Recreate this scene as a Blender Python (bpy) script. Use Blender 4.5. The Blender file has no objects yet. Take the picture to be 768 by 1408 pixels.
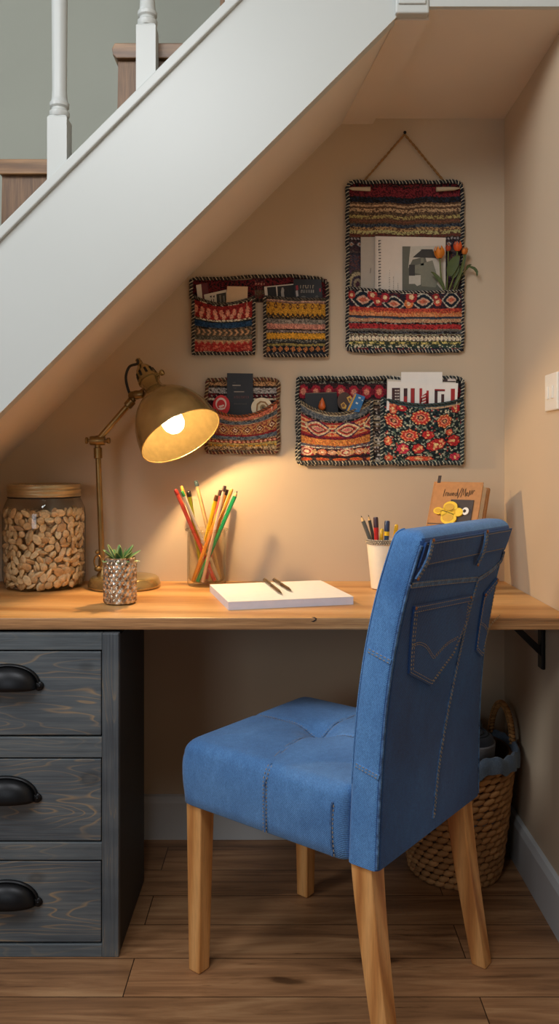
import bpy, bmesh, math, random
import numpy as np
from mathutils import Vector, Matrix

random.seed(7)
rng = np.random.default_rng(11)
SC = bpy.context.scene
COL = SC.collection
PI = math.pi
F = 1113.0           # focal length in pixels of the 768x1408 frame
VX, VY = 392.0, 635.0  # where the straight-ahead direction falls in that frame
CZ = 1.087           # eye height
YB = 2.344           # back wall
XR = 0.634           # right wall
YF = 1.790           # desk front edge
YS = 1.78            # stair string face
ZD = 0.742            # desk top

def P(px, py, Y):
    """point of the place seen at (px, py), standing at depth Y"""
    return Vector(((px - VX) * Y / F, Y, CZ - (py - VY) * Y / F))

def lin(c):
    c = np.asarray(c, dtype=float)
    return np.where(c <= 0.04045, c / 12.92, ((c + 0.055) / 1.055) ** 2.4)

def rgb(r, g, b):
    return tuple(float(v) for v in lin(np.array([r, g, b]) / 255.0))

# ------------------------------------------------------------------ materials
def newmat(name):
    m = bpy.data.materials.new(name)
    m.use_nodes = True
    nt = m.node_tree
    b = nt.nodes.get('Principled BSDF')
    return m, nt, b

def N(nt, t, **kw):
    n = nt.nodes.new(t)
    for k, v in kw.items():
        if hasattr(n, k):
            setattr(n, k, v)
        else:
            n.inputs[k].default_value = v
    return n

def ramp(nt, stops):
    n = nt.nodes.new('ShaderNodeValToRGB')
    cr = n.color_ramp
    while len(cr.elements) < len(stops):
        cr.elements.new(0.5)
    for e, (p, c) in zip(cr.elements, stops):
        e.position = p
        e.color = (c[0], c[1], c[2], 1)
    return n

def coords(nt, scale=(1, 1, 1), rot=(0, 0, 0), loc=(0, 0, 0), kind='Object'):
    tc = nt.nodes.new('ShaderNodeTexCoord')
    mp = nt.nodes.new('ShaderNodeMapping')
    mp.inputs['Scale'].default_value = scale
    mp.inputs['Rotation'].default_value = rot
    mp.inputs['Location'].default_value = loc
    nt.links.new(tc.outputs[kind], mp.inputs['Vector'])
    return mp.outputs['Vector']

def mixc(nt, fac, a, b, mode='MIX'):
    n = nt.nodes.new('ShaderNodeMix')
    n.data_type = 'RGBA'
    n.blend_type = mode
    for sock, v in ((n.inputs[0], fac), (n.inputs[6], a), (n.inputs[7], b)):
        if hasattr(v, 'is_linked') or isinstance(v, bpy.types.NodeSocket):
            nt.links.new(v, sock)
        elif isinstance(v, (int, float)):
            sock.default_value = v
        else:
            sock.default_value = (v[0], v[1], v[2], 1)
    return n.outputs[2]

def bump(nt, b, height, strength=0.3, dist=0.002):
    bp = nt.nodes.new('ShaderNodeBump')
    bp.inputs['Strength'].default_value = strength
    bp.inputs['Distance'].default_value = dist
    nt.links.new(height, bp.inputs['Height'])
    nt.links.new(bp.outputs['Normal'], b.inputs['Normal'])

def paint(name, col, rough=0.6, bumps=0.04, var=0.04):
    m, nt, b = newmat(name)
    v = coords(nt)
    n = N(nt, 'ShaderNodeTexNoise', Scale=2.2, Detail=4.0)
    nt.links.new(v, n.inputs['Vector'])
    dark = tuple(c * (1 - var * 2) for c in col)
    r = ramp(nt, [(0.3, dark), (0.7, col)])
    nt.links.new(n.outputs['Fac'], r.inputs['Fac'])
    nt.links.new(r.outputs['Color'], b.inputs['Base Color'])
    n2 = N(nt, 'ShaderNodeTexNoise', Scale=260.0, Detail=3.0)
    nt.links.new(v, n2.inputs['Vector'])
    bump(nt, b, n2.outputs['Fac'], bumps, 0.001)
    b.inputs['Roughness'].default_value = rough
    return m

def plain(name, col, rough=0.5, metal=0.0, noise=0.12, scale=60, coat=0.0):
    m, nt, b = newmat(name)
    v = coords(nt)
    n = N(nt, 'ShaderNodeTexNoise', Scale=float(scale), Detail=4.0)
    nt.links.new(v, n.inputs['Vector'])
    r = ramp(nt, [(0.3, tuple(c * (1 - noise) for c in col)), (0.7, tuple(min(1, c * (1 + noise)) for c in col))])
    nt.links.new(n.outputs['Fac'], r.inputs['Fac'])
    nt.links.new(r.outputs['Color'], b.inputs['Base Color'])
    b.inputs['Roughness'].default_value = rough
    b.inputs['Metallic'].default_value = metal
    b.inputs['Coat Weight'].default_value = coat
    return m

def wood(name, stops, scale=(1.5, 22, 22), wave=True, dist=5.0, rough=0.45, wscale=1.2, knots=None, bs=0.25, fine=0.35, loc=(0, 0, 0)):
    """grain runs along the axis with the small scale"""
    m, nt, b = newmat(name)
    v = coords(nt, scale, loc=loc)
    n = N(nt, 'ShaderNodeTexNoise', Scale=1.0, Detail=6.0, Roughness=0.6, Distortion=0.6)
    nt.links.new(v, n.inputs['Vector'])
    w = N(nt, 'ShaderNodeTexWave', Scale=wscale, Distortion=dist, Detail=3.0)
    w.wave_type = 'BANDS'
    w.bands_direction = 'DIAGONAL'
    w.inputs['Detail Scale'].default_value = 0.7
    nt.links.new(v, w.inputs['Vector'])
    mx = nt.nodes.new('ShaderNodeMath'); mx.operation = 'MULTIPLY_ADD'
    nt.links.new(w.outputs['Fac'], mx.inputs[0])
    mx.inputs[1].default_value = 0.45 if wave else 0.0
    a2 = nt.nodes.new('ShaderNodeMath'); a2.operation = 'MULTIPLY'
    nt.links.new(n.outputs['Fac'], a2.inputs[0])
    a2.inputs[1].default_value = 0.6 if wave else 1.0
    nt.links.new(a2.outputs[0], mx.inputs[2])
    r = ramp(nt, stops)
    nt.links.new(mx.outputs[0], r.inputs['Fac'])
    v2 = coords(nt, tuple(s * 9 for s in scale))
    nf = N(nt, 'ShaderNodeTexNoise', Scale=1.0, Detail=4.0)
    nt.links.new(v2, nf.inputs['Vector'])
    rf = ramp(nt, [(0.3, (1 - fine,) * 3), (0.6, (1, 1, 1))])
    nt.links.new(nf.outputs['Fac'], rf.inputs['Fac'])
    c = mixc(nt, 1.0, r.outputs['Color'], rf.outputs['Color'], 'MULTIPLY')
    if knots:
        vk = coords(nt, knots)
        vo = N(nt, 'ShaderNodeTexVoronoi', Scale=1.0)
        nt.links.new(vk, vo.inputs['Vector'])
        rk = ramp(nt, [(0.0, (0.08, 0.06, 0.05)), (0.1, (0.45, 0.4, 0.35)), (0.17, (1, 1, 1))])
        nt.links.new(vo.outputs['Distance'], rk.inputs['Fac'])
        c = mixc(nt, 0.85, c, rk.outputs['Color'], 'MULTIPLY')
    nt.links.new(c, b.inputs['Base Color'])
    b.inputs['Roughness'].default_value = rough
    bump(nt, b, nf.outputs['Fac'], bs, 0.001)
    return m

def floor_mat():
    m, nt, b = newmat('oak_floor')
    v = coords(nt, loc=(0.33, 0.02, 0))
    br = N(nt, 'ShaderNodeTexBrick')
    br.offset = 0.37
    br.inputs['Color1'].default_value = (0.30, 0.30, 0.30, 1)
    br.inputs['Color2'].default_value = (0.75, 0.75, 0.75, 1)
    br.inputs['Mortar'].default_value = (0, 0, 0, 1)
    br.inputs['Scale'].default_value = 1.0
    br.inputs['Mortar Size'].default_value = 0.0012
    br.inputs['Mortar Smooth'].default_value = 0.1
    br.inputs['Bias'].default_value = 0.0
    br.inputs['Brick Width'].default_value = 1.15
    br.inputs['Row Height'].default_value = 0.128
    nt.links.new(v, br.inputs['Vector'])
    v2 = coords(nt, (2.2, 26, 1))
    # shift the grain plank by plank
    ad = nt.nodes.new('ShaderNodeVectorMath'); ad.operation = 'MULTIPLY_ADD'
    nt.links.new(br.outputs['Color'], ad.inputs[0])
    ad.inputs[1].default_value = (13, 37, 5)
    nt.links.new(v2, ad.inputs[2])
    n = N(nt, 'ShaderNodeTexNoise', Scale=1.0, Detail=8.0, Roughness=0.62, Distortion=0.9)
    nt.links.new(ad.outputs[0], n.inputs['Vector'])
    r = ramp(nt, [(0.28, rgb(104, 72, 48)), (0.5, rgb(158, 116, 80)), (0.72, rgb(192, 150, 108))])
    nt.links.new(n.outputs['Fac'], r.inputs['Fac'])
    tone = ramp(nt, [(0.0, (0.10, 0.08, 0.07)), (0.25, (0.78, 0.76, 0.74)), (0.8, (1.05, 1.0, 0.96))])
    nt.links.new(br.outputs['Color'], tone.inputs['Fac'])
    c = mixc(nt, 1.0, r.outputs['Color'], tone.outputs['Color'], 'MULTIPLY')
    vk = coords(nt, (2.6, 8.5, 1), loc=(0.2, 0.4, 0))
    vo = N(nt, 'ShaderNodeTexVoronoi', Scale=1.0)
    vo.inputs['Randomness'].default_value = 1.0
    nz = N(nt, 'ShaderNodeTexNoise', Scale=5.0, Detail=3.0)
    nt.links.new(vk, nz.inputs['Vector'])
    mv = nt.nodes.new('ShaderNodeVectorMath'); mv.operation = 'MULTIPLY_ADD'
    nt.links.new(nz.outputs['Color'], mv.inputs[0]); mv.inputs[1].default_value = (0.25, 0.25, 0)
    nt.links.new(vk, mv.inputs[2])
    nt.links.new(mv.outputs[0], vo.inputs['Vector'])
    rk = ramp(nt, [(0.0, (0.05, 0.04, 0.03)), (0.08, (0.20, 0.16, 0.13)), (0.13, (0.7, 0.66, 0.62)), (0.22, (1, 1, 1))])
    nt.links.new(vo.outputs['Distance'], rk.inputs['Fac'])
    cr_ = N(nt, 'ShaderNodeTexNoise', Scale=1.0, Detail=4.0, Roughness=0.6, Distortion=1.2)
    nt.links.new(coords(nt, (4.5, 34, 1), loc=(3.1, 7.7, 0)), cr_.inputs['Vector'])
    rc_ = ramp(nt, [(0.24, (0.22, 0.17, 0.13)), (0.33, (0.8, 0.78, 0.75)), (0.40, (1, 1, 1))])
    nt.links.new(cr_.outputs['Fac'], rc_.inputs['Fac'])
    c = mixc(nt, 0.9, c, rc_.outputs['Color'], 'MULTIPLY')
    c = mixc(nt, 0.9, c, rk.outputs['Color'], 'MULTIPLY')
    nt.links.new(c, b.inputs['Base Color'])
    b.inputs['Roughness'].default_value = 0.42
    bump(nt, b, br.outputs['Color'], 0.15, 0.001)
    return m

def denim(name, dark, light, fade=None, fade_r=0.2, fade_amt=0.6, big_scale=5.0, mott=0.5):
    m, nt, b = newmat(name)
    v = coords(nt)
    big = N(nt, 'ShaderNodeTexNoise', Scale=big_scale, Detail=4.0, Roughness=0.5, Distortion=0.4)
    nt.links.new(v, big.inputs['Vector'])
    r = ramp(nt, [(0.28, dark), (0.75, light)])
    nt.links.new(big.outputs['Fac'], r.inputs['Fac'])
    c = r.outputs['Color']
    if fade is not None:
        tc = nt.nodes.new('ShaderNodeTexCoord')
        ds = nt.nodes.new('ShaderNodeVectorMath'); ds.operation = 'DISTANCE'
        nt.links.new(tc.outputs['Object'], ds.inputs[0])
        ds.inputs[1].default_value = fade
        mr = nt.nodes.new('ShaderNodeMapRange')
        mr.interpolation_type = 'SMOOTHSTEP'
        mr.inputs['From Min'].default_value = 0.0
        mr.inputs['From Max'].default_value = fade_r
        mr.inputs['To Min'].default_value = fade_amt
        mr.inputs['To Max'].default_value = 0.0
        nt.links.new(ds.outputs['Value'], mr.inputs['Value'])
        c = mixc(nt, mr.outputs['Result'], c, tuple(min(1, k * 1.5 + 0.07) for k in light))
    # yarn slubs: short pale streaks along the warp, and a fine twill
    v2 = coords(nt, (620, 620, 260))
    s = N(nt, 'ShaderNodeTexNoise', Scale=1.0, Detail=3.0, Roughness=0.7)
    nt.links.new(v2, s.inputs['Vector'])
    rs = ramp(nt, [(0.3, (0.60, 0.63, 0.68)), (0.5, (1, 1, 1)), (0.72, (1.45, 1.40, 1.34))])
    nt.links.new(s.outputs['Fac'], rs.inputs['Fac'])
    c = mixc(nt, 0.9, c, rs.outputs['Color'], 'MULTIPLY')
    md = N(nt, 'ShaderNodeTexNoise', Scale=1.0, Detail=5.0, Roughness=0.7)
    nt.links.new(coords(nt, (70, 70, 26)), md.inputs['Vector'])
    rm_ = ramp(nt, [(0.32, (0.70, 0.74, 0.80)), (0.52, (1, 1, 1)), (0.70, (1.34, 1.28, 1.20))])
    nt.links.new(md.outputs['Fac'], rm_.inputs['Fac'])
    c = mixc(nt, mott, c, rm_.outputs['Color'], 'MULTIPLY')
    nt.links.new(c, b.inputs['Base Color'])
    b.inputs['Roughness'].default_value = 0.9
    b.inputs['Sheen Weight'].default_value = 0.15
    wv = N(nt, 'ShaderNodeTexWave', Scale=170.0, Distortion=1.0)
    wv.bands_direction = 'DIAGONAL'
    nt.links.new(v, wv.inputs['Vector'])
    ad = nt.nodes.new('ShaderNodeMath'); ad.operation = 'ADD'
    nt.links.new(wv.outputs['Fac'], ad.inputs[0]); nt.links.new(s.outputs['Fac'], ad.inputs[1])
    bump(nt, b, ad.outputs[0], 0.35, 0.0012)
    return m

def woven():
    m, nt, b = newmat('woven_wool')
    at = nt.nodes.new('ShaderNodeAttribute')
    at.attribute_name = 'Col'
    v = coords(nt, (420, 420, 420))
    n = N(nt, 'ShaderNodeTexNoise', Scale=1.0, Detail=2.0)
    nt.links.new(v, n.inputs['Vector'])
    r = ramp(nt, [(0.3, (0.6, 0.6, 0.6)), (0.7, (1.15, 1.15, 1.15))])
    nt.links.new(n.outputs['Fac'], r.inputs['Fac'])
    c = mixc(nt, 0.7, at.outputs['Color'], r.outputs['Color'], 'MULTIPLY')
    nt.links.new(c, b.inputs['Base Color'])
    b.inputs['Roughness'].default_value = 0.95
    b.inputs['Specular IOR Level'].default_value = 0.15
    bump(nt, b, n.outputs['Fac'], 0.8, 0.002)
    return m

def vcol(name, rough=0.6, coat=0.0):
    m, nt, b = newmat(name)
    at = nt.nodes.new('ShaderNodeAttribute')
    at.attribute_name = 'Col'
    n = N(nt, 'ShaderNodeTexNoise', Scale=90.0, Detail=3.0)
    nt.links.new(coords(nt), n.inputs['Vector'])
    r = ramp(nt, [(0.3, (0.88, 0.88, 0.88)), (0.7, (1, 1, 1))])
    nt.links.new(n.outputs['Fac'], r.inputs['Fac'])
    c = mixc(nt, 1.0, at.outputs['Color'], r.outputs['Color'], 'MULTIPLY')
    nt.links.new(c, b.inputs['Base Color'])
    b.inputs['Roughness'].default_value = rough
    b.inputs['Coat Weight'].default_value = coat
    return m

def glass(name, tint, refl=1.0, rough=0.03, wav=0.0, edge=0.55):
    m, nt, b = newmat(name)
    nt.nodes.remove(b)
    out = nt.nodes.get('Material Output')
    tr = N(nt, 'ShaderNodeBsdfTransparent')
    tr.inputs['Color'].default_value = (*tint, 1)
    gl = N(nt, 'ShaderNodeBsdfGlossy')
    gl.inputs['Roughness'].default_value = rough
    lw = N(nt, 'ShaderNodeLayerWeight', Blend=0.5)
    pw = nt.nodes.new('ShaderNodeMath'); pw.operation = 'POWER'
    pw.inputs[1].default_value = 4.0
    nt.links.new(lw.outputs['Facing'], pw.inputs[0])
    mu = nt.nodes.new('ShaderNodeMath'); mu.operation = 'MULTIPLY_ADD'
    mu.inputs[1].default_value = 0.75 * refl; mu.inputs[2].default_value = 0.045
    ed = mixc(nt, pw.outputs[0], tint, tuple(c * c * edge for c in tint))
    nt.links.new(ed, tr.inputs['Color'])
    nt.links.new(pw.outputs[0], mu.inputs[0])
    mx = nt.nodes.new('ShaderNodeMixShader')
    nt.links.new(mu.outputs[0], mx.inputs[0])
    nt.links.new(tr.outputs[0], mx.inputs[1]); nt.links.new(gl.outputs[0], mx.inputs[2])
    nt.links.new(mx.outputs[0], out.inputs['Surface'])
    if wav:
        n = N(nt, 'ShaderNodeTexNoise', Scale=60.0, Detail=2.0)
        nt.links.new(coords(nt), n.inputs['Vector'])
        bp = nt.nodes.new('ShaderNodeBump')
        bp.inputs['Strength'].default_value = wav
        bp.inputs['Distance'].default_value = 0.004
        nt.links.new(n.outputs['Fac'], bp.inputs['Height'])
        nt.links.new(bp.outputs['Normal'], gl.inputs['Normal'])
        nt.links.new(bp.outputs['Normal'], lw.inputs['Normal'])
    return m

def brass(name, c1, c2, rough=0.3):
    m, nt, b = newmat(name)
    n = N(nt, 'ShaderNodeTexNoise', Scale=14.0, Detail=6.0)
    nt.links.new(coords(nt), n.inputs['Vector'])
    r = ramp(nt, [(0.3, c1), (0.7, c2)])
    nt.links.new(n.outputs['Fac'], r.inputs['Fac'])
    nt.links.new(r.outputs['Color'], b.inputs['Base Color'])
    b.inputs['Metallic'].default_value = 0.75
    b.inputs['Roughness'].default_value = rough
    return m

def nut_mat():
    m, nt, b = newmat('nut_shell')
    oi = nt.nodes.new('ShaderNodeObjectInfo')
    r = ramp(nt, [(0.0, rgb(206, 164, 114)), (0.35, rgb(238, 206, 156)), (0.75, rgb(246, 222, 178)), (0.95, rgb(230, 196, 150)), (1.0, rgb(128, 84, 56))])
    nt.links.new(oi.outputs['Random'], r.inputs['Fac'])
    n = N(nt, 'ShaderNodeTexNoise', Scale=160.0, Detail=4.0)
    nt.links.new(coords(nt), n.inputs['Vector'])
    r2 = ramp(nt, [(0.3, (0.65, 0.6, 0.55)), (0.6, (1, 1, 1))])
    nt.links.new(n.outputs['Fac'], r2.inputs['Fac'])
    nt.links.new(mixc(nt, 0.8, r.outputs['Color'], r2.outputs['Color'], 'MULTIPLY'), b.inputs['Base Color'])
    b.inputs['Roughness'].default_value = 0.6
    bump(nt, b, n.outputs['Fac'], 0.4, 0.002)
    return m

M = {}
M['wall'] = paint('beige_wall_paint', rgb(203, 183, 156), 0.75)
M['stairwell'] = paint('grey_green_wall_paint', rgb(170, 173, 160), 0.8)
M['ceil'] = paint('alcove_ceiling_paint', rgb(222, 209, 194), 0.8)
M['white'] = paint('white_gloss_paint', rgb(190, 193, 189), 0.4, 0.02, 0.02)
M['skirt'] = paint('skirting_paint', rgb(196, 198, 198), 0.5, 0.02, 0.02)
M['floor'] = floor_mat()
M['desk'] = wood('desk_oak', [(0.15, rgb(168, 112, 60)), (0.45, rgb(202, 148, 86)), (0.8, rgb(218, 168, 106))], (1.1, 16, 16), wscale=0.3, dist=9.0, rough=0.42, knots=(1.7, 3.1, 1.4), fine=0.2)
M['desk_edge'] = wood('desk_edge_oak', [(0.3, rgb(128, 88, 54)), (0.5, rgb(176, 128, 82)), (0.7, rgb(204, 158, 108))], (2.0, 30, 55), wave=False, rough=0.5, fine=0.3)
M['tread'] = wood('stair_oak', [(0.25, rgb(104, 72, 42)), (0.5, rgb(132, 96, 60)), (0.8, rgb(156, 118, 78))], (1.6, 20, 20), wscale=0.8, dist=4.0, rough=0.4)
M['riser'] = wood('stair_side_oak', [(0.3, rgb(92, 64, 40)), (0.5, rgb(116, 84, 54)), (0.7, rgb(136, 100, 66))], (60, 20, 3), wave=False, rough=0.5)
cab_stops = [(0.2, rgb(62, 68, 74)), (0.42, rgb(84, 91, 97)), (0.56, rgb(98, 103, 105)), (0.615, rgb(150, 128, 98)), (0.66, rgb(100, 104, 104)), (0.85, rgb(112, 108, 100))]
def stained(name, axis=0, seed=(0, 0, 0), base=((56, 62, 68), (80, 88, 94), (104, 109, 110)), line=(158, 132, 98), amt=0.75):
    m, nt, b = newmat(name)
    g = (2.0, 9.0, 13.0) if axis == 0 else (30.0, 9.0, 1.6)
    v = coords(nt, g, loc=seed)
    big = N(nt, 'ShaderNodeTexNoise', Scale=1.0, Detail=2.0, Roughness=0.45, Distortion=0.35)
    nt.links.new(v, big.inputs['Vector'])
    # growth rings: contour lines of the slow noise
    mu = nt.nodes.new('ShaderNodeMath'); mu.operation = 'MULTIPLY'; mu.inputs[1].default_value = 17.0
    nt.links.new(big.outputs['Fac'], mu.inputs[0])
    fr = nt.nodes.new('ShaderNodeMath'); fr.operation = 'FRACT'
    nt.links.new(mu.outputs[0], fr.inputs[0])
    rl = ramp(nt, [(0.0, (0, 0, 0)), (0.72, (0.05, 0.05, 0.05)), (0.90, (1, 1, 1)), (0.96, (0.2, 0.2, 0.2)), (1.0, (0, 0, 0))])
    nt.links.new(fr.outputs[0], rl.inputs['Fac'])
    v3 = coords(nt, (3.5, 6, 9), loc=seed)
    pat = N(nt, 'ShaderNodeTexNoise', Scale=1.0, Detail=3.0)
    nt.links.new(v3, pat.inputs['Vector'])
    rp = ramp(nt, [(0.40, (0.08, 0.08, 0.08)), (0.62, (1, 1, 1))])
    nt.links.new(pat.outputs['Fac'], rp.inputs['Fac'])
    fac = nt.nodes.new('ShaderNodeMath'); fac.operation = 'MULTIPLY'
    nt.links.new(rl.outputs['Color'], fac.inputs[0]); nt.links.new(rp.outputs['Color'], fac.inputs[1])
    fa = nt.nodes.new('ShaderNodeMath'); fa.operation = 'MULTIPLY'; fa.inputs[1].default_value = amt
    nt.links.new(fac.outputs[0], fa.inputs[0])
    s1 = (4, 60, 150) if axis == 0 else (190, 60, 4)
    v2 = coords(nt, s1, loc=seed)
    fine = N(nt, 'ShaderNodeTexNoise', Scale=1.0, Detail=5.0, Roughness=0.7)
    nt.links.new(v2, fine.inputs['Vector'])
    add = nt.nodes.new('ShaderNodeMath'); add.operation = 'MULTIPLY_ADD'; add.inputs[1].default_value = 0.55
    nt.links.new(fine.outputs['Fac'], add.inputs[0])
    hp_ = nt.nodes.new('ShaderNodeMath'); hp_.operation = 'MULTIPLY'; hp_.inputs[1].default_value = 0.45
    nt.links.new(pat.outputs['Fac'], hp_.inputs[0]); nt.links.new(hp_.outputs[0], add.inputs[2])
    rb2 = ramp(nt, [(0.34, rgb(*base[0])), (0.5, rgb(*base[1])), (0.66, rgb(*base[2]))])
    nt.links.new(add.outputs[0], rb2.inputs['Fac'])
    c = mixc(nt, fa.outputs[0], rb2.outputs['Color'], rgb(*line))
    # knots
    vk = coords(nt, (6.0, 3.0, 9.0) if axis == 0 else (11.0, 3.0, 5.0), loc=seed)
    vo = N(nt, 'ShaderNodeTexVoronoi', Scale=1.0)
    mv = nt.nodes.new('ShaderNodeVectorMath'); mv.operation = 'MULTIPLY_ADD'
    nt.links.new(pat.outputs['Color'], mv.inputs[0]); mv.inputs[1].default_value = (0.3, 0.0, 0.3)
    nt.links.new(vk, mv.inputs[2]); nt.links.new(mv.outputs[0], vo.inputs['Vector'])
    rk = ramp(nt, [(0.0, (0.55, 0.42, 0.36)), (0.06, (0.25, 0.22, 0.2)), (0.10, (1.25, 1.05, 0.9)), (0.15, (0.6, 0.58, 0.56)), (0.2, (1, 1, 1))])
    nt.links.new(vo.outputs['Distance'], rk.inputs['Fac'])
    c = mixc(nt, 0.8, c, rk.outputs['Color'], 'MULTIPLY')
    nt.links.new(c, b.inputs['Base Color'])
    b.inputs['Roughness'].default_value = 0.48
    bump(nt, b, fine.outputs['Fac'], 0.45, 0.001)
    return m
M['cab_h'] = stained('cabinet_front_stain')
M['cab_rail'] = stained('cabinet_rail_stain', 0, (0.7, 0.2, 0.9), ((62, 69, 74), (88, 96, 101), (110, 114, 114)), (146, 130, 104), 0.5)
M['cab_v'] = stained('cabinet_stile_stain', 2, (0.3, 0.1, 0.4), ((54, 60, 66), (78, 85, 91), (100, 104, 104)), (140, 120, 92), 0.55)
M['cab_dark'] = plain('cabinet_side_stain', rgb(38, 36, 34), 0.6)
M['black'] = plain('black_iron', rgb(26, 26, 28), 0.38, 0.6)
M['leg'] = wood('chair_leg_oak', [(0.2, rgb(176, 112, 58)), (0.5, rgb(206, 146, 84)), (0.8, rgb(222, 166, 104))], (30, 30, 2.2), wscale=0.5, dist=3.0, rough=0.4, fine=0.18)
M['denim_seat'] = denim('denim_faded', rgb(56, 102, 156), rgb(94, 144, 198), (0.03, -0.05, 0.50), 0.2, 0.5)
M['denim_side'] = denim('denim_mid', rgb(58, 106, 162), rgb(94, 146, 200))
M['denim_back'] = denim('denim_dark_shaded', rgb(8, 52, 106), rgb(26, 84, 148), (0.03, -0.25, 0.44), 0.2, 0.25)  # darker denim, its colour deepened further for the shade on the chair back
M['denim_seam'] = denim('denim_seam', rgb(20, 50, 92), rgb(84, 128, 178), big_scale=70.0)
M['denim_pale'] = denim('denim_liner', rgb(70, 88, 108), rgb(104, 122, 142))
M['thread'] = plain('tan_thread', rgb(158, 140, 116), 0.8)
M['thread_blue'] = plain('pale_thread', rgb(110, 134, 164), 0.8)
M['copper'] = plain('copper_rivet', rgb(150, 98, 62), 0.4, 1.0)
M['brass'] = brass('aged_brass', rgb(162, 138, 86), rgb(200, 174, 120), 0.22)
M['brass_dark'] = brass('dark_brass', rgb(124, 98, 58), rgb(168, 134, 82), 0.33)
M['shade_in'] = plain('shade_lining', rgb(52, 44, 27), 0.6)
M['shade_in'].node_tree.nodes['Principled BSDF'].inputs['Specular IOR Level'].default_value = 0.0
M['cord'] = plain('black_cord', rgb(30, 22, 16), 0.6)
M['woven'] = woven()
M['vcol'] = vcol('printed_paper', 0.6)
M['vgloss'] = vcol('painted_lacquer', 0.35, 0.3)
M['jarglass'] = glass('jar_glass', (0.98, 0.97, 0.94), 0.8, 0.03)
M['cupglass'] = glass('amber_glass', (0.975, 0.955, 0.90), 1.0, 0.05, 0.5)
M['lid'] = brass('lid_metal', rgb(176, 156, 118), rgb(206, 186, 146), 0.42)
M['nut'] = nut_mat()
M['pen_metal'] = brass('pen_metal', rgb(70, 56, 38), rgb(118, 96, 66), 0.25)
M['paper'] = plain('white_paper', rgb(236, 232, 224), 0.7, noise=0.02)
M['pages'] = plain('page_edges', rgb(226, 216, 200), 0.8, noise=0.05, scale=300)
M['pagebottom'] = plain('pad_edge', rgb(206, 206, 220), 0.7, noise=0.03)
M['ceramic'] = plain('cream_ceramic', rgb(240, 226, 202), 0.35, noise=0.02, coat=0.3)
M['kraft'] = plain('kraft_cover', rgb(176, 122, 70), 0.65, noise=0.08, scale=90)
M['darkbrown'] = plain('dark_leather', rgb(46, 28, 18), 0.5)
M['ink'] = plain('brown_ink', rgb(48, 30, 18), 0.7)
M['yellow'] = plain('yellow_enamel', rgb(236, 196, 20), 0.35, noise=0.05, coat=0.4)
M['yellow2'] = plain('deep_yellow_enamel', rgb(206, 158, 14), 0.35, noise=0.05, coat=0.4)
M['silver'] = plain('silver_trim', rgb(190, 178, 158), 0.35, 0.8, 0.25, 200)
M['soil'] = plain('potting_soil', rgb(52, 38, 28), 0.9, noise=0.5, scale=200)
M['rattan'] = vcol('seagrass', 0.75)
M['inside'] = plain('basket_inside', rgb(70, 46, 26), 0.9)
M['navycloth'] = denim('denim_navy', rgb(16, 22, 34), rgb(30, 38, 54))
M['greycloth'] = plain('grey_cloth', rgb(104, 104, 108), 0.9, noise=0.15, scale=200)
M['twine'] = plain('jute_twine', rgb(150, 112, 66), 0.9, noise=0.3, scale=400)
M['switch'] = plain('switch_plastic', rgb(232, 226, 214), 0.35, noise=0.01)

def mercury():
    m, nt, b = newmat('mercury_glass')
    n = N(nt, 'ShaderNodeTexNoise', Scale=90.0, Detail=4.0)
    nt.links.new(coords(nt), n.inputs['Vector'])
    r = ramp(nt, [(0.32, rgb(124, 92, 68)), (0.5, rgb(190, 168, 142)), (0.66, rgb(244, 238, 228))])
    nt.links.new(n.outputs['Fac'], r.inputs['Fac'])
    nt.links.new(r.outputs['Color'], b.inputs['Base Color'])
    b.inputs['Metallic'].default_value = 0.75
    b.inputs['Roughness'].default_value = 0.16
    return m
M['mercury'] = mercury()

def emit(name, col, s):
    m, nt, b = newmat(name)
    b.inputs['Base Color'].default_value = (*col, 1)
    b.inputs['Emission Color'].default_value = (*col, 1)
    b.inputs['Emission Strength'].default_value = s
    return m
M['filament'] = emit('glowing_filament', (1.0, 0.65, 0.31), 2600.0)
def frosted():
    m, nt, b = newmat('glowing_bulb')
    nt.nodes.remove(b)
    out = nt.nodes.get('Material Output')
    tr = N(nt, 'ShaderNodeBsdfTransparent'); tr.inputs['Color'].default_value = (1, 1, 1, 1)
    em = N(nt, 'ShaderNodeEmission', Strength=60.0); em.inputs['Color'].default_value = (1.0, 0.72, 0.40, 1)
    mx = N(nt, 'ShaderNodeMixShader'); mx.inputs[0].default_value = 0.12
    nt.links.new(tr.outputs[0], mx.inputs[1]); nt.links.new(em.outputs[0], mx.inputs[2])
    nt.links.new(mx.outputs[0], out.inputs['Surface'])
    return m
M['bulb'] = frosted()

# ------------------------------------------------------------------ objects
ROOTM = {}

def tag(o, label=None, cat=None, group=None, kind=None):
    if label: o['label'] = label
    if cat: o['category'] = cat
    if group: o['group'] = group
    if kind: o['kind'] = kind
    return o

def thing(name, label, cat, loc=(0, 0, 0), rotz=0.0, group=None):
    o = bpy.data.objects.new(name, None)
    o.empty_display_size = 0.05
    COL.objects.link(o)
    o.location = loc
    o.rotation_euler = (0, 0, rotz)
    ROOTM[o.name] = Matrix.Translation(Vector(loc)) @ Matrix.Rotation(rotz, 4, 'Z')
    return tag(o, label, cat, group)

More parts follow.
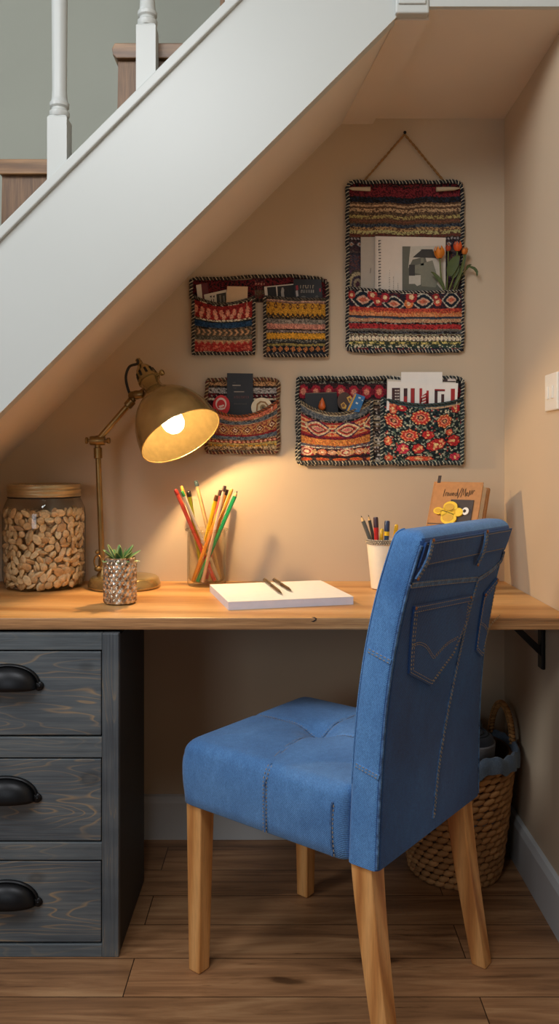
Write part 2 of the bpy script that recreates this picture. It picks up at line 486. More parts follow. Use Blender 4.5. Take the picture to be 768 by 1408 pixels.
class MB:
    def __init__(s):
        s.v = []; s.f = []; s.m = []; s.c = []; s.cc = (1, 1, 1); s.hascol = False; s.mi = 0
    def col(s, c):
        s.cc = c; s.hascol = True; return s
    def add(s, vs, fs):
        o = len(s.v)
        s.v.extend([tuple(v) for v in vs])
        s.c.extend([s.cc] * len(vs))
        for f in fs:
            s.f.append(tuple(i + o for i in f)); s.m.append(s.mi)
        return s
    def box(s, x0, x1, y0, y1, z0, z1):
        vs = [(x, y, z) for x in (x0, x1) for y in (y0, y1) for z in (z0, z1)]
        return s.add(vs, [(0, 1, 3, 2), (4, 6, 7, 5), (0, 4, 5, 1), (2, 3, 7, 6), (0, 2, 6, 4), (1, 5, 7, 3)])
    def obox(s, c, ax, ay, az):
        """box about c with half axes ax, ay, az (vectors)"""
        c = Vector(c); ax = Vector(ax); ay = Vector(ay); az = Vector(az)
        vs = [c + ax * i + ay * j + az * k for i in (-1, 1) for j in (-1, 1) for k in (-1, 1)]
        return s.add(vs, [(0, 1, 3, 2), (4, 6, 7, 5), (0, 4, 5, 1), (2, 3, 7, 6), (0, 2, 6, 4), (1, 5, 7, 3)])
    def prism(s, a, b):
        """two matching outlines a (front) and b (back)"""
        n = len(a)
        return s.add(list(a) + list(b), [tuple(range(n))] + [tuple(range(2 * n - 1, n - 1, -1))] +
                     [(i, n + i, n + (i + 1) % n, (i + 1) % n) for i in range(n)])
    def loft(s, rings, cap0=True, cap1=True, closed=True):
        n = len(rings[0]); o = []
        fs = []
        for k in range(len(rings) - 1):
            for i in range(n if closed else n - 1):
                j = (i + 1) % n
                fs.append((k * n + i, k * n + j, (k + 1) * n + j, (k + 1) * n + i))
        if cap0: fs.append(tuple(range(n - 1, -1, -1)))
        if cap1: fs.append(tuple((len(rings) - 1) * n + i for i in range(n)))
        return s.add([p for r in rings for p in r], fs)
    def tube(s, pts, r, n=10, cap=True):
        pts = [Vector(p) for p in pts]
        rr = r if isinstance(r, (list, tuple)) else [r] * len(pts)
        rings = []; u = None
        for i, p in enumerate(pts):
            d = (pts[min(i + 1, len(pts) - 1)] - pts[max(i - 1, 0)]).normalized()
            if u is None:
                u = d.cross(Vector((0, 0, 1)))
                if u.length < 0.05: u = d.cross(Vector((1, 0, 0)))
            u = (u - d * u.dot(d)).normalized()
            w = d.cross(u)
            rings.append([p + (u * math.cos(2 * PI * k / n) + w * math.sin(2 * PI * k / n)) * rr[i] for k in range(n)])
        return s.loft(rings, cap, cap)
    def lathe(s, prof, o=(0, 0, 0), d=(0, 0, 1), n=40, cap0=True, cap1=True):
        o = Vector(o); d = Vector(d).normalized()
        u = d.cross(Vector((0, 1, 0)))
        if u.length < 0.05: u = d.cross(Vector((1, 0, 0)))
        u.normalize(); w = d.cross(u)
        rings = [[o + d * t + (u * math.cos(2 * PI * k / n) + w * math.sin(2 * PI * k / n)) * r for k in range(n)] for (r, t) in prof]
        return s.loft(rings, cap0, cap1)
    def ell(s, c, ax, ay, az, nu=8, nv=5):
        c = Vector(c); ax = Vector(ax); ay = Vector(ay); az = Vector(az)
        vs = [c + az]
        for j in range(1, nv):
            t = PI * j / nv
            for i in range(nu):
                p = 2 * PI * i / nu
                vs.append(c + ax * (math.sin(t) * math.cos(p)) + ay * (math.sin(t) * math.sin(p)) + az * math.cos(t))
        vs.append(c - az)
        fs = [(0, 1 + i, 1 + (i + 1) % nu) for i in range(nu)]
        for j in range(nv - 2):
            a = 1 + j * nu
            for i in range(nu):
                fs.append((a + i, a + nu + i, a + nu + (i + 1) % nu, a + (i + 1) % nu))
        a = 1 + (nv - 2) * nu; L = len(vs) - 1
        fs += [(a + i, L, a + (i + 1) % nu) for i in range(nu)]
        return s.add(vs, fs)
    def mesh(s, name, mats, mat4=None, smooth=35):
        me = bpy.data.meshes.new(name)
        vs = s.v
        if mat4 is not None:
            vs = [tuple(mat4 @ Vector(v)) for v in vs]
        me.from_pydata(vs, [], s.f)
        for m in (mats if isinstance(mats, (list, tuple)) else [mats]):
            me.materials.append(m)
        me.polygons.foreach_set('material_index', s.m)
        if s.hascol:
            a = me.color_attributes.new('Col', 'FLOAT_COLOR', 'POINT')
            arr = np.ones((len(vs), 4), dtype=np.float32)
            arr[:, :3] = np.array(s.c, dtype=np.float32)
            a.data.foreach_set('color', arr.ravel())
        bm = bmesh.new(); bm.from_mesh(me)
        bmesh.ops.recalc_face_normals(bm, faces=bm.faces)
        bm.to_mesh(me); bm.free()
        if smooth:
            me.polygons.foreach_set('use_smooth', [True] * len(me.polygons))
            me.set_sharp_from_angle(angle=math.radians(smooth))
        me.update()
        return me
    def build(s, name, mats, parent=None, smooth=35, bevel=0.0, local=False, segs=2, loc=None):
        mt = None
        if parent is not None and not local:
            mt = ROOTM[parent.name].inverted()
        if loc is not None:
            mt = Matrix.Translation(-Vector(loc))
        o = bpy.data.objects.new(name, s.mesh(name, mats, mt, smooth))
        COL.objects.link(o)
        if parent is not None:
            o.parent = parent
            ROOTM[o.name] = ROOTM[parent.name]
        if loc is not None:
            o.location = loc
        ROOTM.setdefault(o.name, Matrix.Identity(4))
        if bevel:
            b = o.modifiers.new('bevel', 'BEVEL')
            b.width = bevel; b.segments = segs; b.limit_method = 'ANGLE'; b.angle_limit = math.radians(40)
            b.harden_normals = False
        return o

def struct(name, mb, mat, **k):
    return tag(mb.build(name, mat, **k), kind='structure')

# ------------------------------------------------------------------ camera, light, world
cam = bpy.data.cameras.new('camera')
cam.sensor_width = 36.0
cam.sensor_fit = 'AUTO'
cam.lens = F * 36.0 / 1408.0
cam.shift_x = -(VX - 384.0) / 1408.0
cam.shift_y = -(704.0 - VY) / 1408.0
cam.clip_start = 0.05
co = bpy.data.objects.new('camera', cam)
COL.objects.link(co)
co.location = (0, 0, CZ)
co.rotation_euler = (PI / 2, 0, 0)
SC.camera = co

def area(name, loc, target, sx, sy, power, color):
    l = bpy.data.lights.new(name, 'AREA')
    l.shape = 'RECTANGLE'; l.size = sx; l.size_y = sy
    l.energy = power; l.color = color
    o = bpy.data.objects.new(name, l)
    COL.objects.link(o)
    o.location = loc
    o.rotation_euler = (Vector(target) - Vector(loc)).to_track_quat('-Z', 'Y').to_euler()
    return o
area('window_daylight', (-2.3, 0.15, 2.6), (0.1, 1.8, 0.7), 1.0, 1.2, 36, (0.96, 0.98, 1.0))
area('overhead_fill', (-0.45, 0.40, 2.48), (0.35, 1.7, 0.2), 0.9, 0.5, 18, (0.96, 0.98, 1.0))  # added fill from overhead to brighten floor, chair and right wall
area('low_cool_fill', (-1.25, -0.9, 1.25), (0.5, 2.0, 0.35), 0.7, 0.9, 8, (0.86, 0.93, 1.0))  # added low fill, cools the right wall under the desk; no window here
area('stairwell_daylight', (-1.3, 1.9, 3.6), (-0.5, 2.2, 2.0), 0.8, 0.4, 5, (0.9, 0.96, 1.0))

w = bpy.data.worlds.new('room_ambient')
SC.world = w
w.use_nodes = True
bg = w.node_tree.nodes['Background']
bg.inputs['Color'].default_value = (0.80, 0.86, 0.92, 1)
bg.inputs['Strength'].default_value = 0.05

SC.view_settings.view_transform = 'Standard'
SC.view_settings.look = 'None'
SC.view_settings.exposure = 0.1
SC.cycles.use_denoising = True
SC.cycles.sample_clamp_indirect = 6.0
SC.cycles.max_bounces = 10
SC.cycles.transparent_max_bounces = 24
SC.cycles.caustics_reflective = False
SC.cycles.caustics_refractive = False

# ------------------------------------------------------------------ the setting
SF, SB = 0.734, 0.815        # soffit height above eye minus X, at its front and back edge
ZC = CZ + 0.9937             # alcove ceiling
XCF, XCB = ZC - CZ - SF, ZC - CZ - SB
XL = -2.6

struct('floor', MB().box(XL, XR + 0.12, -1.6, YB + 0.12, -0.06, 0.0), M['floor'])
a = [(XL, YB, 0), (XR + 0.12, YB, 0), (XR + 0.12, YB, ZC), (XCB, YB, ZC), (-CZ - SB, YB, 0)]
a = [(-CZ - SB, YB, 0), (XR + 0.12, YB, 0), (XR + 0.12, YB, ZC), (XCB, YB, ZC)]
struct('wall_back', MB().prism(a, [(x, y + 0.1, z) for x, y, z in a]), M['wall'], smooth=0)
a = [(XL, YB + .001, 0), (-CZ - SB, YB + .001, 0), (XCB, YB + .001, ZC), (XR + 0.12, YB + .001, ZC), (XR + 0.12, YB + .001, 3.6), (XL, YB + .001, 3.6)]
struct('wall_stairwell', MB().prism(a, [(x, y + 0.1, z) for x, y, z in a]), M['stairwell'], smooth=0)
struct('wall_right', MB().box(XR, XR + 0.12, -1.6, YB, 0, 3.6), M['wall'], smooth=0)
# alcove ceiling
a = [(XCF, YS, ZC), (XR, YS, ZC), (XR, YB, ZC), (XCB, YB, ZC)]
struct('ceiling', MB().prism(a, [(x, y, z + 0.22) for x, y, z in a]), M['ceil'], smooth=0)
# sloping underside of the stairs
a = [(-CZ - SF, YS, 0), (XCF, YS, ZC), (XCB, YB, ZC), (-CZ - SB, YB, 0)]
struct('ceiling_slope', MB().prism(a, [(x - 0.03, y + (0.036 if y < 2 else 0), z + 0.05) for x, y, z in a]), M['ceil'], smooth=0)
# shallow boxed band where slope and ceiling meet
dz = 0.016
a = [(XCF - dz, YS + .012, ZC - dz), (XCF + 0.058, YS + .012, ZC - dz), (XCB + 0.075, YB, ZC - dz), (XCB - dz, YB, ZC - dz)]
struct('trim_1', MB().prism(a, [(x + (dz if i in (0, 3) else 0), y, ZC - .0005) for i, (x, y, z) in enumerate(a)]), M['ceil'], smooth=0)
# baseboards
bb = lambda L0, L1: [(0, 0), (0.016, 0), (0.016, 0.105), (0.010, 0.122), (0, 0.125)]
pr = bb(0, 0)
struct('baseboard_back', MB().prism([(-1.7, YB - d, z) for d, z in pr], [(XR, YB - d, z) for d, z in pr]), M['skirt'], smooth=0)
struct('baseboard_right', MB().prism([(XR - d, -1.6, z) for d, z in pr], [(XR - d, YB - .017, z) for d, z in pr]), M['skirt'], smooth=0)

# ------------------------------------------------------------------ staircase
st = thing('staircase', 'white-painted staircase with brown wooden treads rising over the desk alcove', 'staircase', (-0.4, YS, 0))
UT = 1.110   # top of the string
xe = 0.243
def strip(u0, u1, y0, y1, x1=xe):
    a = [(-CZ - u0, y0, 0), (x1, y0, CZ + u0 + x1), (x1, y0, CZ + u1 + x1), (-CZ - u1, y0, 0)]
    return MB().prism(a, [(x, y1, z) for x, y, z in a])
strip(SF + .0005, UT, YS, YS + 0.035).build('stringer', M['white'], st, smooth=0)
strip(UT, UT + 0.030, YS - 0.010, YS + 0.045).build('stringer_cap', M['white'], st, smooth=0, bevel=0.003)
nb = MB().box(0.240, 0.314, YS - 0.014, YS + 0.011, ZC - 0.014, 3.3)
nb.build('newel_post', M['white'], st, smooth=0, bevel=0.004)
MB().box(0.246, 0.306, YS - 0.019, YS - 0.013, ZC + 0.004, 3.3).build('newel_panel', M['white'], st, smooth=0, bevel=0.002)
MB().box(0.3145, XR, YS - 0.012, YS + 0.012, ZC + 0.001, 2.9).build('landing_fascia', M['white'], st, smooth=0)
YT = 1.828
for k in range(-4, 3):
    xn = -0.389 + 0.262 * k - (0.03 if k == 1 else 0)
    zt = CZ + 0.94 + 0.26 * k
    if zt - 0.3 < 0: continue
    tr = MB()
    x1 = xn + 0.34
    # nosed tread
    a = [(xn + 0.010, zt - 0.034), (xn + 0.002, zt - 0.026), (xn, zt - 0.012), (xn + 0.006, zt), (x1, zt), (x1, zt - 0.034)]
    tr.prism([(x, YT - 0.012, z) for x, z in a], [(x, YB - .002, z) for x, z in a])
    t = tr.build('tread', M['tread'], st, smooth=0, bevel=0.002)
    b = [(xn + 0.012, zt - 0.0345), (x1 - 0.03, zt - 0.0345), (x1 - 0.03, zt - 0.10), (xn + 0.10, zt - 0.259), (xn + 0.008, zt - 0.259)]
    MB().prism([(x, YT, z) for x, z in b], [(x, YB - .003, z) for x, z in b]).build('riser', M['riser'], st, smooth=0)
def baluster(xc, zblock):
    hw = 0.0215; yc = YS + 0.018
    mb = MB()
    zb = CZ + UT + 0.03 + xc
    q = lambda h, z0, z1=None: [(xc - h, yc - h, z0), (xc + h, yc - h, z1 if z1 else z0), (xc + h, yc + h, z1 if z1 else z0), (xc - h, yc + h, z0)]
    mb.loft([q(hw, zb - hw + .0005, zb + hw + .0005), q(hw, zblock - .006), q(hw - .004, zblock)])
    prof = [(.0200, 0), (.0225, .006), (.0225, .012), (.0180, .016), (.0175, .020), (.0215, .024), (.0220, .031), (.0185, .036), (.0175, .042), (.0165, .06), (.0185, .35), (.021, .6), (.021, .9)]
    mb.lathe([(r, zblock + t) for r, t in prof], (xc, yc, 0), n=12)
    mb.build('baluster', M['white'], st, smooth=30, bevel=0.0)
baluster(-0.501, CZ + 0.763)
baluster(-0.306, CZ + 0.965)
baluster(-0.111, CZ + 1.165)
baluster(-0.696, CZ + 0.565)
baluster(0.084, CZ + 1.365)

# ------------------------------------------------------------------ desktop and bracket
dk = thing('desktop', 'thick oak desktop fitted wall to wall under the sloping stairs', 'desk', (-0.2, 2.044, ZD - 0.027))
XDL = -1.06
mb = MB().box(XDL, XR - .0005, YF, YB - .0005, ZD - 0.027, ZD)
mb.m = [0] * 6
mb.m[2] = 1  # front edge face
mb.build('worktop', [M['desk'], M['desk_edge']], dk, smooth=0, bevel=0.003)
kn = MB(); kz = ZD - 0.0045; kx = (433 - VX) * YF / F
kn.tube([(kx - .007, YF + .004, ZD + .0002), (kx - .001, YF + .002, ZD - .0004), (kx + .002, YF + .0006, ZD - .002), (kx + .001, YF - .0002, kz), (kx - .004, YF - .0002, kz - .003), (kx - .009, YF - .0001, kz - .003)], [.0006, .0016, .002, .0018, .0014, .0004], 8)
kn.build('knot', M['ink'], dk, smooth=60)
br = thing('shelf_bracket', 'small black iron angle bracket under the desktop on the right wall', 'bracket', (XR, 1.99, 0.66))
y0, y1 = 1.972, 2.004
MB().box(XR - 0.010, XR - .0005, y0, y1, 0.580, ZD - 0.0275).build('wall_plate', M['black'], br, smooth=0, bevel=0.002)
MB().box(XR - 0.125, XR - 0.010, y0, y1, ZD - 0.0365, ZD - 0.0275).build('shelf_plate', M['black'], br, smooth=0, bevel=0.002)
a = [(XR - 0.105, ZD - 0.0365), (XR - 0.085, ZD - 0.0365), (XR - 0.010, 0.635), (XR - 0.010, 0.612)]
MB().prism([(x, y0 + .009, z) for x, z in a], [(x, y1 - .009, z) for x, z in a]).build('brace', M['black'], br, smooth=0)

# ------------------------------------------------------------------ drawer cabinet
YC = 1.775; s6 = F / YC
zc = lambda py: CZ - (py - VY) / s6
xc_ = lambda px: (px - VX) / s6
CX0, CX1 = -0.846, xc_(163)
cb = thing('drawer_cabinet', 'weathered dark grey wooden cabinet with three drawers under the desktop', 'cabinet', ((CX0 + CX1) / 2, 1.93, 0))
YCB = 2.10
b = MB()
b.box(CX1 - 0.018, CX1 - .001, YC + 0.019, YCB, 0.0, 0.704)
b.box(CX0 + .001, CX0 + 0.018, YC + 0.019, YCB, 0.0, 0.704)
b.box(CX0 + 0.018, CX1 - 0.018, YCB - 0.012, YCB, 0.0, 0.704)
b.box(CX0 + 0.018, CX1 - 0.018, YC + 0.019, YCB - 0.012, 0.0, 0.015)
b.box(CX0 + 0.018, CX1 - 0.018, YC + 0.019, YCB - 0.012, 0.69, 0.704)
b.build('carcass', M['cab_dark'], cb, smooth=0)
xs = xc_(140)
MB().box(xs, CX1, YC, YC + 0.019, 0.0, zc(871)).build('stile', M['cab_v'], cb, smooth=0, bevel=0.002)
MB().box(CX0, CX0 + (CX1 - xs), YC, YC + 0.019, 0.0, zc(871)).build('stile', M['cab_v'], cb, smooth=0, bevel=0.002)
xl = CX0 + (CX1 - xs)
for (p0, p1) in ((871, 894), (1014, 1042), (1159, 1183), (1299, 1322)):
    MB().box(xl, xs, YC + 0.001, YC + 0.018, max(0.0, zc(p1)), zc(p0)).build('rail', M['cab_rail'], cb, smooth=0, bevel=0.0015)
for (p0, p1, hx, hy) in ((895.5, 1012, 11, 947), (1043.5, 1157.5, 8, 1101), (1184.5, 1297, 9, 1244)):
    z0, z1 = zc(p1), zc(p0)
    mb = MB().box(xl + 0.0022, xs - 0.0022, YC + 0.0025, YC + 0.0175, z0 + .001, z1 - .001)
    d = mb.build('drawer', M['cab_h'], cb, smooth=0, bevel=0.002)
    # each front is cut from another board
    for vv in d.data.vertices: pass
    h = MB()
    hxw = xc_(hx); hz = zc(hy); A, H, D = 0.064, 0.049, 0.030
    rings = []
    for i in range(25):
        t = PI * i / 24
        rings.append([(hxw - A * math.cos(t), YC + .0025 - D * (math.sin(t) ** 0.7) * math.sin(f), hz + H * (math.sin(t) ** 0.8) * math.cos(f)) for f in [PI / 2 * k / 9 for k in range(10)]])
    h.loft(rings, False, False, closed=False)
    n0 = len(h.v)
    arc = [(hxw - (A + .004) * math.cos(PI * i / 24), YC + .0005, hz + (H + .002) * (math.sin(PI * i / 24) ** 0.8)) for i in range(25)]
    h.tube(arc, 0.0042, 6)
    for sx in (-1, 1):
        h.ell((hxw + sx * (A + .004), YC + .0005, hz + 0.006), (.011, 0, 0), (0, .005, 0), (0, 0, .011), 12, 6)
        h.ell((hxw + sx * (A + .006), YC - .0035, hz + 0.006), (.0035, 0, 0), (0, .003, 0), (0, 0, .0035), 8, 5)
    ho = h.build('handle', M['black'], d, smooth=60)
    sm = ho.modifiers.new('wall', 'SOLIDIFY'); sm.thickness = 0.0015
# set the grain of each drawer apart by moving its own origin
for k, d in enumerate([o for o in cb.children if o.name.startswith('drawer')]):
    off = Vector((0.31 * k + 0.1, 0.0, 0.47 * k))
    d.data.transform(Matrix.Translation(-off))
    d.location = Vector(d.location) + off
    for h in d.children:
        h.location = Vector(h.location) - off

# ------------------------------------------------------------------ denim chair
CHC = Vector((0.113, 1.748, 0)); CHR = math.radians(52.2)
ch = thing('upholstered_chair', 'blue denim upholstered chair with light oak legs standing at the desk', 'chair', CHC, CHR)
CM = ROOTM[ch.name]; CMI = CM.inverted()
def rake(z):
    t = max(0.0, (z - 0.36) / 0.605)
    return 0.076 * t ** 3 + 0.012 * t
def bw(z):
    t = max(0.0, min(1.0, (z - 0.36) / 0.605))
    return 0.215 - 0.020 * t
TH = 0.066; YR = -0.230; ZT = 0.967; SZ0 = 0.357
def rrect(x0, x1, y0, y1, r, z, n=6, sub=8):
    """rounded rectangle, points counterclockwise with subdivided straights"""
    pts = []
    for (cx, cy, a0) in ((x1 - r, y0 + r, -90), (x1 - r, y1 - r, 0), (x0 + r, y1 - r, 90), (x0 + r, y0 + r, 180)):
        arc = [(cx + r * math.cos(math.radians(a0 + 90 * i / n)), cy + r * math.sin(math.radians(a0 + 90 * i / n))) for i in range(n + 1)]
        if pts:
            lx, ly = pts[-1]
            for q in range(1, sub):
                pts.append((lx + (arc[0][0] - lx) * q / sub, ly + (arc[0][1] - ly) * q / sub))
        pts += arc
    lx, ly = pts[-1]
    for q in range(1, sub):
        pts.append((lx + (pts[0][0] - lx) * q / sub, ly + (pts[0][1] - ly) * q / sub))
    return [(x, y, z) for x, y in pts]
# backrest
rings = []
zs = [SZ0 + (ZT - 0.022 - SZ0) * i / 40 for i in range(41)]
for z in zs:
    yb = YR - rake(z); wv = bw(z)
    rings.append(rrect(-wv, wv, yb, yb + TH, 0.013, z))
for i in range(1, 9):      # rounded top
    t = PI / 2 * i / 8
    z = ZT - 0.022 + 0.022 * math.sin(t); ins = 0.022 * (1 - math.cos(t))
    yb = YR - rake(ZT - 0.022); wv = bw(z)
    rings.append(rrect(-wv + ins, wv - ins, yb + ins, yb + TH - ins, max(0.004, 0.013 - ins * .3), z))
mb = MB(); mb.loft(rings)
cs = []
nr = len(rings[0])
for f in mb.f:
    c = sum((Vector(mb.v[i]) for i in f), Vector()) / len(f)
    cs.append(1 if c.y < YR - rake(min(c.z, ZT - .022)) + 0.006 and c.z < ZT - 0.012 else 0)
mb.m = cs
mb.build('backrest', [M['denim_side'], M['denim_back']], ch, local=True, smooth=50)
# seat
def seat_h(x, y):
    rr = max(abs(x) / 0.222, abs(y - 0.045) / 0.213)
    z = 0.491 + 0.014 * (1 - min(1, rr) ** 2.2)
    cx, cy = 0.01, 0.055
    d2 = (x - cx) ** 2 + (y - cy) ** 2
    z -= 0.022 * math.exp(-d2 / 0.0016) + 0.008 * math.exp(-d2 / 0.010)
    z -= 0.0035 * math.exp(-((x - cx) / 0.006) ** 2) + 0.0035 * math.exp(-((y - sy(x)) / 0.006) ** 2)
    return z
def sy(x):          # the cross seam, slightly bowed
    return 0.055 - 0.035 * min(1, abs(x - 0.01) / 0.22) ** 2
SX, SYF, SYB = 0.220, 0.258, -0.168
mb = MB(); rings = []
for (z, g) in ((SZ0, -.006), (SZ0 + .004, -.001), (0.38, 0.0), (0.40, .002), (0.42, .003), (0.44, .003), (0.455, .002), (0.464, 0.0)):
    rings.append(rrect(-SX - g, SX + g, SYB, SYF + g, 0.024, z, sub=26))
base = rrect(-SX, SX, SYB, SYF, 0.024, 0, sub=26)
cxm, cym = 0.0, (SYB + SYF) / 2
def blend(x, y, ins, rad=0.024):
    return 0.0
for i in range(1, 9):
    t = PI / 2 * i / 8; ins = 0.024 * (1 - math.cos(t))
    ring = []
    for (x, y, _) in rrect(-SX + ins, SX - ins, SYB, SYF - ins, 0.024, 0, sub=26):
        ring.append((x, y, 0.464 + (seat_h(x, y) - 0.464) * math.sin(t)))
    rings.append(ring)
inner = rings[-1]
for i in range(1, 46):
    k = 1 - i / 45.5
    rings.append([(cxm + (x - cxm) * k, cym + (y - cym) * k, seat_h(cxm + (x - cxm) * k, cym + (y - cym) * k)) for x, y, _ in inner])
mb.loft(rings)
mb.build('seat', M['denim_seat'], ch, local=True, smooth=60)
# legs
def leg(top, bot, ht, hb, curve=0.0, ztop=SZ0 - 0.0005):
    rings = []
    for i in range(13):
        t = i / 12
        cx = top[0] + (bot[0] - top[0]) * (t if not curve else t ** 1.2)
        cy = top[1] + (bot[1] - top[1]) * (t if not curve else t ** 1.25)
        h = ht + (hb - ht) * t
        rings.append([(cx - h, cy - h, ztop * (1 - t)), (cx + h, cy - h, ztop * (1 - t)), (cx + h, cy + h, ztop * (1 - t)), (cx - h, cy + h, ztop * (1 - t))])
    mb = MB().loft(rings)
    mb.build('leg', M['leg'], ch, local=True, smooth=0, bevel=0.003)
leg((-0.190, 0.226), (-0.192, 0.228), 0.0215, 0.016)
leg((0.190, 0.226), (0.190, 0.226), 0.0215, 0.016)
leg((0.187, -0.192), (0.196, -0.243), 0.0225, 0.0165, 1)
leg((-0.187, -0.192), (-0.190, -0.240), 0.0225, 0.0165, 1)

def cast(px, py, fn):
    """where the line of sight of (px,py) meets the chair surface fn(local)=0"""
    d = Vector(((px - VX) / F, 1.0, -(py - VY) / F))
    o = CMI @ Vector((0, 0, CZ)); dl = CMI.to_3x3() @ d
    lo, hi = 1.0, 2.6
    g = lambda t: fn(o + dl * t)
    # march to the first sign change
    prev = g(lo); t = lo
    while t < hi:
        t2 = t + 0.01; cur = g(t2)
        if (prev < 0) != (cur < 0):
            a_, b_ = t, t2
            for _ in range(40):
                m_ = (a_ + b_) / 2
                if (g(m_) < 0) == (prev < 0): a_ = m_
                else: b_ = m_
            return o + dl * a_
        t = t2; prev = cur
    return o + dl * 1.6
fback = lambda p: p.y - (YR - rake(p.z))
fside = lambda p: p.x + bw(p.z)
fseat = lambda p: p.z - 0.494
fseatside = lambda p: p.x + SX + .003
B = lambda x, y: cast(x, y, fback)
S = lambda x, y: cast(x, y, fside)
def onback(p, off=0.0):
    return Vector((p[0], YR - rake(p[1]) - off, p[1]))
def spline(pts, step=0.004):
    pts = [Vector(p) for p in pts]; out = []
    for i in range(len(pts) - 1):
        p0 = pts[max(i - 1, 0)]; p1 = pts[i]; p2 = pts[i + 1]; p3 = pts[min(i + 2, len(pts) - 1)]
        n = max(2, int((p2 - p1).length / step))
        for k in range(n):
            t = k / n
            out.append(0.5 * ((2 * p1) + (p2 - p0) * t + (2 * p0 - 5 * p1 + 4 * p2 - p3) * t * t + (3 * p1 - p0 - 3 * p2 + p3) * t ** 3))
    out.append(pts[-1])
    return out
def ribbon(mb, pts, nrm, width, h=0.0016, mi=0):
    mb.mi = mi
    rings = []
    for i, p in enumerate(pts):
        d = (pts[min(i + 1, len(pts) - 1)] - pts[max(i - 1, 0)]).normalized()
        n = Vector(nrm(p) if callable(nrm) else nrm).normalized()
        s_ = d.cross(n).normalized() * (width / 2)
        rings.append([p - s_ - n * .001, p - s_ * .9 + n * h, p + s_ * .9 + n * h, p + s_ - n * .001])
    mb.loft(rings)
def dashes(mb, pts, nrm, off=0.0, h=0.0018, mi=1, ln=0.0042, gap=0.0022, wd=0.0011):
    mb.mi = mi
    acc = 0.0; on = True; seg = []
    def flush():
        if len(seg) >= 2:
            a_, b_ = seg[0], seg[-1]
            d = b_[0] - a_[0]
            if d.length > 1e-5:
                c = (a_[0] + b_[0]) / 2; n = a_[1]; sd = d.normalized().cross(n).normalized()
                mb.obox(c + n * h, d / 2, sd * wd / 2, n * 0.0006)
    fine = []
    for i in range(len(pts) - 1):
        L = (pts[i + 1] - pts[i]).length
        d = (pts[i + 1] - pts[i]).normalized() if L > 1e-9 else Vector((1, 0, 0))
        n = Vector(nrm(pts[i]) if callable(nrm) else nrm).normalized()
        sd = d.cross(n).normalized()
        k = max(1, int(L / 0.001))
        for j in range(k):
            fine.append((pts[i].lerp(pts[i + 1], j / k) + sd * off, n))
    tot = 0.0
    for i in range(1, len(fine)):
        tot += (fine[i][0] - fine[i - 1][0]).length
        if on:
            seg.append(fine[i])
            if tot > ln: flush(); seg = []; on = False; tot = 0
        elif tot > gap:
            on = True; tot = 0; seg = []
NB = lambda p: Vector((0, -1, -(rake(p.z + .01) - rake(p.z - .01)) / 0.02))
NS = Vector((-1, 0, -0.03))
SEAMM = [M['denim_seam'], M['thread'], M['denim_side']]
# waistband on the back, just under the top edge
wb = MB()
zt_, zb_ = ZT - 0.020, ZT - 0.066
rings = []
nx = 30
wz = lambda u: (zt_ , zb_)
for i in range(nx + 1):
    x = -bw(0.95) + 0.006 + (2 * bw(0.95) - 0.012) * i / nx
    ring = []
    for (z, o_) in ((zb_ - .0, -.001), (zb_, .0035), ((zt_ + zb_) / 2, .0045), (zt_, .0035), (zt_, -.001)):
        ring.append(onback((x, z), o_))
    rings.append(ring)
wb.loft(rings)
for z in (zb_ + .004, zt_ - .004):
    dashes(wb, [onback((-0.185 + 0.37 * i / 80, z), 0.0035) for i in range(81)], NB, 0, .0009)
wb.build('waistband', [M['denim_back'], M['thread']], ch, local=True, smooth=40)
def beltloop(xa, xb):
    mb = MB(); pts = []
    for i in range(13):
        t = i / 12
        z = zt_ + 0.003 + (zb_ - 0.022 - zt_) * t
        x = xa + (xb - xa) * t
        pts.append(onback((x, z), 0.006 + 0.006 * math.sin(PI * t)))
    ribbon(mb, pts, NB, 0.013, 0.002)
    for o_ in (-.0035, .0035):
        dashes(mb, pts, NB, o_, .0026)
    mb.mi = 2
    for i in (0, 12):
        mb.ell(pts[i] + Vector((0, -.003, 0)), (.004, 0, 0), (0, .002, 0), (0, 0, .0035), 8, 5)
    mb.build('belt_loop', [M['denim_seam'], M['thread'], M['copper']], ch, local=True, smooth=40)
beltloop(-0.176, -0.190)
beltloop(0.050, 0.056)
